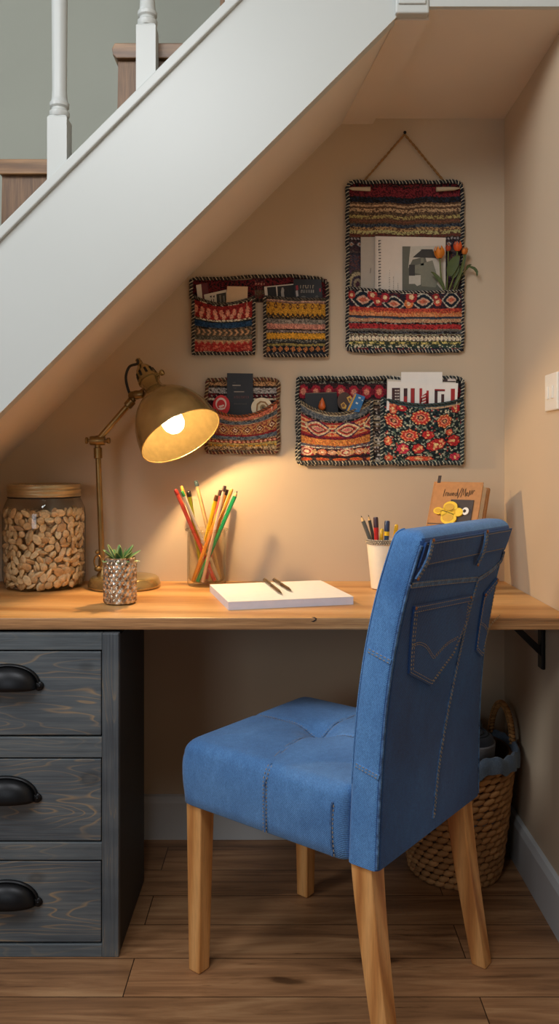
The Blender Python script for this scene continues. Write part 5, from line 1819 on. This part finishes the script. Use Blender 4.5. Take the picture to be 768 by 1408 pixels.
t2, _ = tulip('red-orange tulip standing upright between the two paler tulips', 624.5, 350, 613, 404, .034, (218, 88, 30), .0125, 0)
blade(t2, [W2(614, 384, .040), W2(616, 374, .044), W2(622, 362, .044), W2(627, 357, .042)], .014)
blade(t2, [W2(618, 386, .036), W2(622, 372, .038), W2(619, 358, .038)], .011)
t3, _ = tulip('half-closed amber tulip leaning right past the hanging edge', 634, 354, 619, 404, .030, (206, 118, 40), .0095, .3)
blade(t3, [W2(620, 398, .032), W2(630, 376, .034), W2(637, 350, .034), W2(640, 347, .034)], .0045)
t4, _ = tulip('small dark orange bud half hidden behind the upright tulip', 613, 349, 611, 404, .026, (190, 70, 30), .008, 0)
sp_ = thing('dried_sprig', 'thin dried leaf sprig curling past the right edge of the tall hanging', 'sprig', W2(624, 402, .028))
MB().tube(spline([W2(624, 402, .028), W2(630, 385, .028), W2(640, 371, .026), W2(646, 370, .026)], .005), .0011, 6).build('stem', plain_green, sp_, smooth=60)
blade(sp_, [W2(642, 370, .026), W2(648, 372, .027), W2(652, 377, .027), W2(652, 383, .027)], .004)
blade(sp_, [W2(638, 374, .026), W2(640, 369, .026), W2(645, 367, .026)], .003)

# --- upper left double hanging
h2 = thing('wall_hanging', 'upper woven wall organiser with a red striped pocket and a yellow striped pocket', 'wall organiser', (wx(357), YB, wz_(490)))
STK = ((66, 60, 58), (216, 200, 172), (76, 70, 64), (160, 144, 124))
bandtop = bands([(.2, speck((120, 60, 60), (70, 34, 40), .4)), (.34, dots(speck(DRD, BLK, .3), (186, 120, 100), .008, .6)), (.5, speck((112, 44, 46), BLK, .4)), (.7, speck((100, 84, 66), BRN, .45)), (.85, speck((84, 60, 48), DRD, .3)), (1.0, speck(BLK, BRN, .4))])
bl1 = bands([(.2, speck(DRD, BLK, .35)), (.3, dots(speck((88, 30, 40), BLK, .3), (150, 50, 60), .012, .7)), (.42, speck(DRD, BRN, .3)), (1.0, speck((60, 44, 44), BLK, .4))])
zt2_ = wz_(383)
cloth('backing', h2, wx(264), wx(350), lambda u: wz_(385) + .002 * math.sin(u * 7), lambda u: wz_(487), lambda u, v: .004 + 0 * u, bl1)
cloth('backing', h2, wx(364), wx(449), lambda u: wz_(382) - .010 * max(0, u - .5), lambda u: wz_(490), lambda u, v: .004 + 0 * u, bl1)
cloth('bridge_band', h2, wx(346), wx(368), lambda u: wz_(381.5), lambda u: wz_(416), lambda u, v: .003 + 0 * u, bandtop)
pA = bands([(.05, speck(BLK, CRM, .3)), (.12, speck((160, 36, 36), (120, 30, 34), .3)), (.34, dots(dots(speck((172, 36, 36), DRD, .25), (222, 140, 110), .0185, .62, None, 0, .34), (222, 150, 120), .022, .5, None, .4, .72)),
            (.375, speck(CRM, BRN, .4)), (.40, speck(BLK, TEAL, .4)), (.50, speck((34, 74, 118), (28, 56, 92), .3)), (.53, speck((100, 90, 76), BLK, .4)),
            (.67, chev((88, 80, 66), (196, 150, 104), (140, 96, 70), .0155)), (.74, speck((112, 108, 92), (74, 72, 62), .45)), (.84, zig((190, 146, 100), (178, 44, 38), .0175, .25, .85, (196, 90, 66))), (.96, speck((176, 40, 36), (206, 96, 70), .3)), (1.0, speck(BLK, CRM, .3))])
pocketpart(h2, wx(266), wx(349), wz_(408), wz_(421), wz_(409), wz_(487), .022, pA, ((150, 140, 120), (66, 62, 58)), edge=STK)
pB = bands([(.04, speck((96, 90, 80), BLK, .4)), (.09, rows([(200, 150, 120), (120, 84, 70)])), (.33, wavyrow(dots(speck((204, 144, 30), (186, 124, 28), .3), (84, 48, 40), .021, .42, (200, 140, 40), 0, .22), (70, 54, 40), .014, .10, .93, .10, False)),
            (.37, speck(BLK, (110, 90, 60), .35)), (.45, speck((140, 130, 116), (96, 92, 84), .4)), (.54, speck((206, 132, 106), (176, 104, 90), .3)), (.565, speck(BLK, BRN, .3)), (.60, speck((150, 132, 122), (100, 90, 86), .4)),
            (.72, wavyrow(speck((60, 50, 40), BLK, .3), (218, 150, 28), .017, .30, .5, .18)), (.77, speck((60, 62, 60), (130, 126, 110), .35)), (.79, speck(BLK, NAV, .4)), (.83, speck((150, 134, 66), (100, 90, 52), .3)), (.94, diam(speck((36, 44, 54), BLK, .4), [(.95, (196, 116, 52)), (.55, (120, 50, 36)), (.3, (206, 140, 70))], .0180, 1.15)), (1.0, speck((38, 44, 54), GRY, .2))])
pocketpart(h2, wx(364), wx(449), wz_(409), wz_(414), wz_(412), wz_(490), .022, pB, ((132, 124, 108), (60, 56, 54)), edge=STK)
mb = MB()
pp = [Vector((wx(263), YB - .008, wz_(410))), Vector((wx(263), YB - .008, wz_(386))), Vector((wx(270), YB - .008, wz_(384))), Vector((wx(310), YB - .008, wz_(384))), Vector((wx(345), YB - .008, wz_(381))), Vector((wx(365), YB - .008, wz_(381))), Vector((wx(400), YB - .008, wz_(380))), Vector((wx(440), YB - .008, wz_(384))), Vector((wx(449), YB - .008, wz_(390))), Vector((wx(450), YB - .008, wz_(411)))]
stitches(mb, pp, .0074, .0050, STK)
mb.build('border', M['woven'], h2, smooth=60)
MAR = plain('maroon_cover', rgb(96, 36, 46), 0.6); LFT = plain('leaflet_paper', rgb(216, 206, 190), 0.7, noise=.03); CRD = plain('cream_envelope', rgb(214, 186, 150), 0.7, noise=.03); BLKC = plain('black_card', rgb(24, 24, 28), 0.5)
card('booklet', 'maroon booklet with a white edge at the left of the red striped pocket', 'booklet', [(270, 393), (285, 390), (290, 424), (274, 424)], .013, .003, MAR, None, [('white_edge', (220, 210, 196), [[(270, 393.5), (277, 392), (280, 424), (274, 424)]])])
card('leaflet', 'white printed leaflet tilted in the middle of the red striped pocket', 'leaflet', [(281, 407), (312, 400), (314, 424), (284, 424)], .019, .0015, LFT, None,
     [('photo_print', (52, 50, 44), [[(298, 406.5), (311, 404), (312, 420), (299, 420)]]), ('photo_print', (120, 116, 104), [[(302, 408), (304, 407), (305, 418), (303, 418)], [(307, 409), (309, 408), (310, 418), (308, 418)]]),
      ('small_print', (60, 40, 38), [[(289, 409), (292, 408.3), (291, 412)], [(293.5, 409), (296, 408), (295, 412)], [(291, 414), (292, 413), (292, 417), (291, 417)], [(294, 413), (295, 413), (295, 416), (294, 417)]])])
card('envelope', 'plain cream envelope at the right of the red striped pocket', 'envelope', [(313, 396), (341, 396.5), (340, 425), (311, 425)], .024, .002, CRD)
card('leaflet', 'black leaflet with a white border at the left of the yellow striped pocket', 'leaflet', [(363, 395.5), (403, 391.5), (405, 416), (365, 416)], .013, .002, LFT, None,
     [('picture_pattern', (24, 22, 24), [[(367, 396.5), (379, 395.4), (381, 416), (369, 416)], [(381, 395.2), (404, 393), (405, 416), (382, 416)]]), ('pale_figure', (170, 164, 156), [[(387, 397), (389, 396.5), (390.5, 400), (390, 404), (391.5, 413), (387, 413), (386, 403)]])])
card('leaflet', 'black leaflet printed with pale lettering in the yellow striped pocket', 'leaflet', [(403, 386), (441, 386), (443, 418), (405, 418)], .019, .002, BLKC, None,
     [('lettering', (170, 160, 140), glyphs(412, 394, 432, 398.5, 6, 21)), ('lettering', (176, 170, 160), glyphs(413, 400.5, 432, 404.5, 8, 22)), ('red_print', (150, 40, 52), [[(406, 395), (409, 394), (410, 400), (407, 402)], [(438, 399), (440, 398), (440.5, 403), (438.5, 403)]]), ('pale_figure', (176, 168, 164), [[(406, 402), (409, 401), (410, 409), (407, 410)]]), ('pale_round', (96, 92, 84), [[(413, 412), (414, 409.5), (417, 408.5), (420, 410), (421, 412.5), (421, 416), (413, 416)], [(432, 412), (433, 409), (435.5, 408), (437, 409.5), (437.5, 414), (432, 414)]])])

# --- small single hanging
h3 = thing('wall_hanging', 'smallest single-pocket woven wall organiser beside the lamp shade', 'wall organiser', (wx(333), YB, wz_(622)))
back3 = bands([(.07, speck((196, 140, 84), BRN, .35)), (.10, speck(BLK, BRN, .3)), (.18, dots(speck((170, 160, 150), GRY, .35), (70, 50, 48), .024, .3)), (.25, dots(speck((48, 30, 32), DRD, .4), (176, 160, 140), .013, .35, None, .3)), (.28, speck(CRM, TAN, .4)), (1.0, speck((84, 30, 34), BLK, .4))])
X0, X1 = wx(284), wx(383)
cloth('backing', h3, X0, X1, lambda u: wz_(524), lambda u: wz_(619), lambda u, v: .004 + 0 * u, back3)
pC = bands([(.04, speck((188, 90, 54), BRN, .3)), (.14, speck((214, 110, 70), (190, 80, 56), .3)), (.17, speck(BRN, TAN, .4)), (.26, speck((96, 104, 108), (60, 66, 72), .4)), (.30, rows([TAN, (160, 60, 44)])),
            (.56, diam(speck((186, 120, 66), (150, 60, 44), .35), [(.98, (200, 160, 80)), (.80, (126, 32, 34)), (.48, (216, 186, 140)), (.26, (126, 40, 40))], .0345, 1.05, .1)), (.61, speck((150, 34, 38), DRD, .3)), (.70, speck((98, 112, 122), (66, 76, 88), .4)), (.73, speck(BRN, TAN, .4)),
            (.80, dots(speck((80, 44, 40), RED, .3), (214, 110, 76), .0125, .8, (226, 190, 150))), (.85, speck((196, 170, 84), (150, 128, 70), .3)), (.90, speck((130, 104, 60), YEL, .4)), (.95, speck((206, 176, 120), (120, 96, 66), .4)), (1.0, speck(TAN, BRN, .4))])
pocketpart(h3, X0 + .002, X1 - .002, wz_(558), wz_(573), wz_(551), wz_(619), .022, pC, ((206, 120, 72), (120, 70, 48)))
mb = MB(); stitches(mb, rrpath(X0, X1, wz_(621), wz_(522), YB - .009, .012), .0074, .0050, ((206, 186, 150), (84, 66, 56), (170, 140, 100), (120, 50, 50)), .6, (110, 84, 62))
mb.build('border', M['woven'], h3, smooth=60)
card('card', 'tall black printed card standing in the smallest hanging', 'card', [(312.5, 514), (348, 514.5), (348, 580), (312.5, 580)], .018, .002, BLKC, None,
     [('print_line', (150, 140, 128), [[(320, 530), (331, 530), (331, 531.4), (320, 531.4)], [(322, 538.8), (336, 538.8), (336, 540), (322, 540)]]), ('print_line', (120, 70, 66), glyphs(322, 545, 343, 548.5, 9, 31)), ('print_line', (92, 84, 76), glyphs(320.5, 526, 324.5, 527.6, 3, 32) + glyphs(321, 533.6, 326, 535, 4, 33) + glyphs(322, 555, 340, 557, 9, 34))])
def oval(cx, cy, rx, ry, n=22): return [(cx + rx * math.cos(2 * PI * i / n), cy + ry * math.sin(2 * PI * i / n)) for i in range(n)]
def tagcard(name, label, cat, cx, cy, rx, ry, y0, mat, arts, group=None, th=.004):
    pts = [Vector((wx(x), YB - y0, wz_(y))) for x, y in oval(cx, cy, rx, ry, 26)]
    t = thing(name, label, cat, Vector((wx(cx), YB - y0, wz_(cy + ry))), 0, group)
    MB().prism(pts, [p + Vector((0, th, 0)) for p in pts]).build('disc', mat, t, smooth=0)
    for k, (nm, col, polys) in enumerate(arts):
        mb = MB().col(rgb(*col))
        for pl in polys:
            pp_ = [Vector((wx(x), YB - y0 - .0006 - .0003 * k, wz_(y))) for x, y in pl]
            mb.prism(pp_, [p + Vector((0, .0004, 0)) for p in pp_])
        mb.build(nm, M['vcol'], t, smooth=0)
REDP = plain('red_tag', rgb(200, 30, 34), 0.45); CREP = plain('cream_tag', rgb(222, 206, 172), 0.5)
tagcard('tag', 'round red tag with white outline left of the tall black card', 'tag', 305, 558, 11.5, 14, .022, REDP, [('white_mark', (226, 200, 190), [oval(304.5, 556, 7.5, 8.5)]), ('red_mark', (196, 36, 38), [oval(304.5, 557, 5.6, 6.6)]), ('white_mark', (226, 200, 190), [[(301, 559), (308, 557), (309, 559), (303, 561.5)], [(300, 562), (310, 561), (310, 563), (301, 564)]])])
tagcard('tag', 'round cream tag with ringed brown emblem right of the tall black card', 'tag', 360, 561, 14.5, 13.5, .022, CREP, [('brown_ring', (150, 110, 62), [[(352, 566), (353, 556), (358, 552), (365, 553), (370, 559), (371, 567)]]), ('cream_ring', (216, 198, 160), [[(354, 566), (355, 557.5), (359, 554.2), (364, 555), (368, 560), (369, 567)]]), ('brown_core', (146, 120, 78), [oval(361.5, 561, 4, 4.2)]), ('dark_core', (90, 70, 44), [oval(361.5, 561, 1.6, 1.8)])])

# --- lower right double hanging
h4 = thing('wall_hanging', 'wide woven wall organiser with an orange patterned pocket and a red flower pocket', 'wall organiser', (wx(521), YB, wz_(639)))
X0, X1 = wx(408), wx(635)
def back4(x, v, z):
    o = bands([(.06, speck(BLK, (120, 116, 100), .35)), (.25, dots(dots(speck((70, 36, 40), BLK, .4), (164, 30, 44), .0365, .85, (206, 120, 90)), (120, 26, 40), .0365, .4, None, .5)), (.32, speck(BLK, (70, 74, 80), .4)), (1, speck((46, 40, 42), BLK, .4))])(x, v, z)
    m = (x > .219) & (x < .243) & (v > .25)
    q = rows([(150, 128, 92), (96, 70, 56), (60, 52, 48), (180, 160, 130)] * 4)(x, v, z)
    st_ = np.mod(z, .011) < .0045
    o[m] = q[m]; put(o, m & st_, (40, 36, 38)); put(o, m & st_ & (hsh(np.floor(x / .004), np.floor(z / .011), 2) < .35), (206, 186, 170))
    return o
cloth('backing', h4, X0, X1, lambda u: wz_(521) + .001 * math.sin(u * 12), lambda u: wz_(637), lambda u, v: .004 + 0 * u, back4)
def eye4(x, t, z):
    o = speck((206, 92, 56), (226, 150, 90), .35)(x, t, z)
    put(o, (t < .12) | (t > .9), (166, 40, 40)); put(o, (np.abs(t - .2) < .06), (220, 140, 70)); put(o, (np.abs(t - .82) < .06), (222, 130, 60))
    for cx in (.052, .136, .218):
        d = .9 * np.abs((t - .5) / .46) + .72 * (np.abs(x - cx) / .031) ** 1.5
        for r, c in ((1.1, (84, 36, 70)), (.88, (222, 190, 140)), (.66, (214, 80, 56)), (.5, (110, 32, 44)), (.36, (214, 170, 120)), (.22, (220, 110, 100))): put(o, d < r, c)
    for cx in (.012, .094, .178):
        put(o, (np.abs(x - cx) < .004) & (np.abs(t - .5) < .36), (196, 60, 40)); put(o, (np.abs(x - cx) < .010) & (np.abs(np.mod(t * 4, 1) - .5) < .18) & (np.abs(t - .5) < .36), (226, 186, 130))
    return o
def flo4(x, t, z):
    o = speck((56, 36, 46), (96, 34, 44), .4)(x, t, z)
    for k, cx in enumerate((.022, .066, .094, .134, .172, .208)):
        r0 = (.024, .014, .012, .025, .015, .017)[k]; c0 = ((176, 36, 40), (222, 106, 50), (222, 150, 110), (160, 30, 40), (214, 90, 40), (176, 40, 40))[k]
        d = np.sqrt(((x - cx) / r0) ** 2 + ((t - .5) / (r0 / .036)) ** 2)
        put(o, d < 1, c0); put(o, (d < .72) & (d > .5), (222, 180, 140)); put(o, d < .3, (240, 214, 170))
        put(o, (d < .95) & (d > .25) & (hsh(np.floor(x / .004), np.floor(z / .004), 6) < .22), (226, 150, 110))
    for cx in (.044, .113, .152, .19): put(o, np.abs(x - cx) / .009 + np.abs(t - .5) / .4 < 1, (210, 160, 100))
    return o
pD = bands([(.06, speck((178, 160, 124), (120, 104, 84), .4)), (.16, speck((74, 84, 92), (110, 112, 110), .4)), (.20, speck(BLK, (130, 110, 90), .35)), (.50, eye4), (.54, speck((140, 34, 44), (90, 30, 50), .4)), (.66, speck((224, 140, 56), (206, 104, 44), .35)), (.70, speck((84, 96, 112), (120, 60, 60), .3)), (.72, speck(CRM, GRY, .4)),
            (.87, flo4), (.90, speck((46, 34, 42), BLK, .4)), (.97, dots(speck((90, 40, 44), (56, 60, 60), .4), (222, 104, 40), .048, .8, (216, 60, 40), .1)), (1.0, speck(BLK, CRM, .3))])
pocketpart(h4, wx(411), wx(510), wz_(551), wz_(570), wz_(550), wz_(636), .030, pD, ((184, 164, 124), (92, 82, 70)), edge=((62, 66, 68), (216, 208, 186), (80, 82, 82), (160, 156, 140)))
FL = [(.12, .12, .05, .09, 0, 1), (.22, .09, .06, .05, .2, 0), (.44, .23, .11, .12, 0, 2), (.72, .30, .085, .11, .5, 3), (.86, .12, .05, .08, .6, 0), (.13, .32, .10, .10, -.4, 2), (.31, .54, .10, .10, 0, 2), (.53, .52, .07, .07, 0, 0), (.63, .69, .115, .095, .3, 4), (.84, .64, .075, .085, 0, 0), (.78, .50, .04, .05, 0, 1), (.07, .65, .045, .07, 0, 1), (.24, .77, .07, .085, 0, 5), (.42, .76, .065, .08, 0, 0), (.44, .93, .16, .045, 0, 1), (.86, .90, .06, .06, 0, 5), (.08, .92, .05, .05, 0, 1), (.96, .36, .035, .06, 0, 5)]
def flowers(x, v, z):
    o = speck((34, 52, 56), (22, 30, 36), .4)(x, v, z)
    i, j = cells(x, z, .0044); hh = hsh(i, j, 8)
    put(o, hh < .16, (140, 150, 130)); put(o, (hh > .16) & (hh < .23), (196, 186, 150)); put(o, (hh > .23) & (hh < .30), (84, 110, 90)); put(o, (hh > .30) & (hh < .33), (170, 60, 52))
    Wm = .2435; Hm_ = .19
    for (cx, cz, rx, rz, rot, k) in FL:
        dx, dz_ = (x / Wm - cx) * Wm / .2, -(v - cz) * Hm_ / .2
        a_ = math.cos(rot) * dx + math.sin(rot) * dz_; b_ = -math.sin(rot) * dx + math.cos(rot) * dz_
        sx_, sz_ = rx * Wm / .2, rz * Hm_ / .2
        ang = np.arctan2(b_ / sz_, a_ / sx_)
        d = np.sqrt((a_ / sx_) ** 2 + (b_ / sz_) ** 2) * (1 + .07 * np.sin(ang * 7))
        base = ((196, 36, 40), (214, 74, 46), (206, 48, 40), (206, 66, 40), (190, 36, 40), (200, 40, 66))[k]
        put(o, d < 1.14, (30, 34, 40)); put(o, d < 1.0, base)
        if k in (2, 3): 
            put(o, (d > .80) & (d < 1.0) & (np.mod(ang * 7 / PI, 1) < .5), (236, 170, 96)); put(o, (d > .40) & (d < .52), (226, 150, 110)); put(o, d < .34, (70, 44, 50)); put(o, d < .2, (206, 150, 90))
        else:
            put(o, (d < .85) & (hsh(np.floor(x / .0052), np.floor(z / .0052), 4) < .24), (232, 160, 100)); put(o, (d < .25), (236, 190, 120))
    m = v < .05
    put(o, m, (56, 74, 76)); put(o, (v > .05) & (v < .075) & (x > .12), (190, 150, 110))
    return o
pocketpart(h4, wx(524), wx(634), wz_(548), wz_(558), wz_(549), wz_(636), .030, flowers, ((96, 112, 106), (48, 60, 62)), edge=((58, 68, 70), (206, 206, 188), (76, 90, 90), (150, 160, 148)))
mb = MB(); stitches(mb, rrpath(X0, X1, wz_(638), wz_(520), YB - .010, .012), .0078, .0050, ((62, 68, 70), (220, 214, 192), (74, 80, 80), (170, 166, 150)))
mb.build('border', M['woven'], h4, smooth=60)
card('card', 'black card standing at the left of the orange patterned pocket', 'card', [(419, 541), (462, 539.5), (465, 575), (420, 575)], .016, .003, BLKC, None, [('pale_edge', (120, 104, 84), [[(419.5, 541.4), (462, 540), (462, 540.7), (419.5, 542)]])])
og = plain('orange_bead', rgb(196, 92, 36), 0.4)
t = thing('wooden_bead', 'small orange teardrop charm in front of the black card', 'charm', W2(441.5, 566, .026))
MB().lathe([(.001, .034), (.004, .028), (.009, .016), (.011, .008), (.009, .002), (.004, -.004)], W2(441.5, 564, .028), (0.05, 0, 1), 16).build('drop', og, t, smooth=60)
MB().tube([W2(440.5, 556.5, .026) + Vector((.004 * math.cos(2 * PI * i / 12), 0, .006 + .004 * math.sin(2 * PI * i / 12))) for i in range(13)], .0009, 5).build('ring', M['brass_dark'], t, smooth=60)
t = thing('striped_tin', 'round brown and gold striped tin in the orange patterned pocket', 'tin', W2(471, 562, .034))
BT = plain('brown_tin', rgb(70, 50, 40), 0.4)
pts = [W2(x, y, .034) for x, y in oval(472, 553, 9.5, 12.5, 28)]
MB().prism(pts, [p + Vector((0, .014, 0)) for p in pts]).build('tin_body', BT, t, smooth=0)
mb = MB().col(rgb(206, 160, 70))
for pl in ([(475, 548), (480, 545), (484, 551), (479, 556)], [(467, 557), (471, 554), (475, 559), (474, 563), (469, 563)]):
    q = [W2(x, y, .0350) for x, y in pl]; mb.prism(q, [p + Vector((0, .0008, 0)) for p in q])
mb.build('gold_print', M['vcol'], t, smooth=0)
mb = MB().col(rgb(120, 84, 50))
for pl in (oval(470.5, 558.5, 2.2, 2.6, 12), [(477, 549.5), (479, 548), (481, 551), (479, 553)]):
    q = [W2(x, y, .0358) for x, y in pl]; mb.prism(q, [p + Vector((0, .0008, 0)) for p in q])
mb.build('dark_print', M['vcol'], t, smooth=0)
BLC = plain('blue_card', rgb(40, 104, 156), 0.5)
card('card', 'bright blue card tilted beside the round striped tin', 'card', [(486, 542), (500, 547), (492, 568), (474, 566)], .040, .002, BLC, None,
     [('pale_print', (196, 206, 206), [[(491, 547), (494, 548), (493.5, 550), (490.5, 549)], [(487.5, 554), (490.5, 555.5), (489.5, 557.5), (486.8, 556)], [(495.5, 551), (497, 551.5), (496.5, 553), (495, 552.4)]]), ('gold_print', (206, 160, 60), [[(486.3, 543), (488, 543.6), (478, 566.2), (475, 566)]])])
PG = 'white papers in the red flower pocket'
card('paper_sheet', 'widest white paper at the back of the red flower pocket, notched at its left', 'paper', [(531, 517.5), (625, 519), (625, 560), (531, 560)], .013, .002, LFT, PG,
     [('dark_strip', (60, 40, 38), [[(607, 519.5), (624, 519.8), (624.5, 526), (607, 525.5)]]), ('white_print', (220, 206, 196), [[(614, 520.5), (625, 520.5), (625, 524.5), (613.5, 524.5)]])])
card('paper_sheet', 'narrow white sheet rising highest from the red flower pocket', 'paper', [(550, 512.5), (606, 512.5), (607, 560), (550, 560)], .018, .002, M['paper'], PG)
bars = lambda l: [[(a_, t_), (b_, t_), (b_ - .3, 562), (a_ - .3, 562)] for a_, b_, t_ in l]
card('leaflet', 'white leaflet printed with dark red columns in the red flower pocket', 'leaflet', [(531.5, 525.5), (627, 528), (625, 565), (529.5, 565)], .024, .002, M['paper'], None,
     [('column_pattern', (62, 26, 30), bars([(537, 548, 534.5), (553, 558, 535), (562.5, 568, 535), (595, 599, 538), (604, 608, 543)]) + [[(595, 536), (609, 536.3), (609, 539), (595, 539)]]),
      ('red_print', (168, 34, 38), bars([(553, 557.5, 546), (563, 567.5, 535), (574.5, 578, 535), (584, 587, 538), (617, 622.5, 535.5)]) + [[(578, 545), (584, 541), (587, 562), (574, 562)], [(595, 536.2), (609, 536.6), (609, 538), (595, 537.8)]]),
      ('white_check', (222, 210, 200), [[(541 + 2.2 * i, 537 + 4 * j), (542.3 + 2.2 * i, 537 + 4 * j), (542.3 + 2.2 * i, 539 + 4 * j), (541 + 2.2 * i, 539 + 4 * j)] for i in range(3) for j in range(4)] + [[(577 + (j % 2), 546 + 4 * j), (583, 544 + 4 * j), (583, 545.6 + 4 * j), (577 + (j % 2), 548 + 4 * j)] for j in range(4)])])
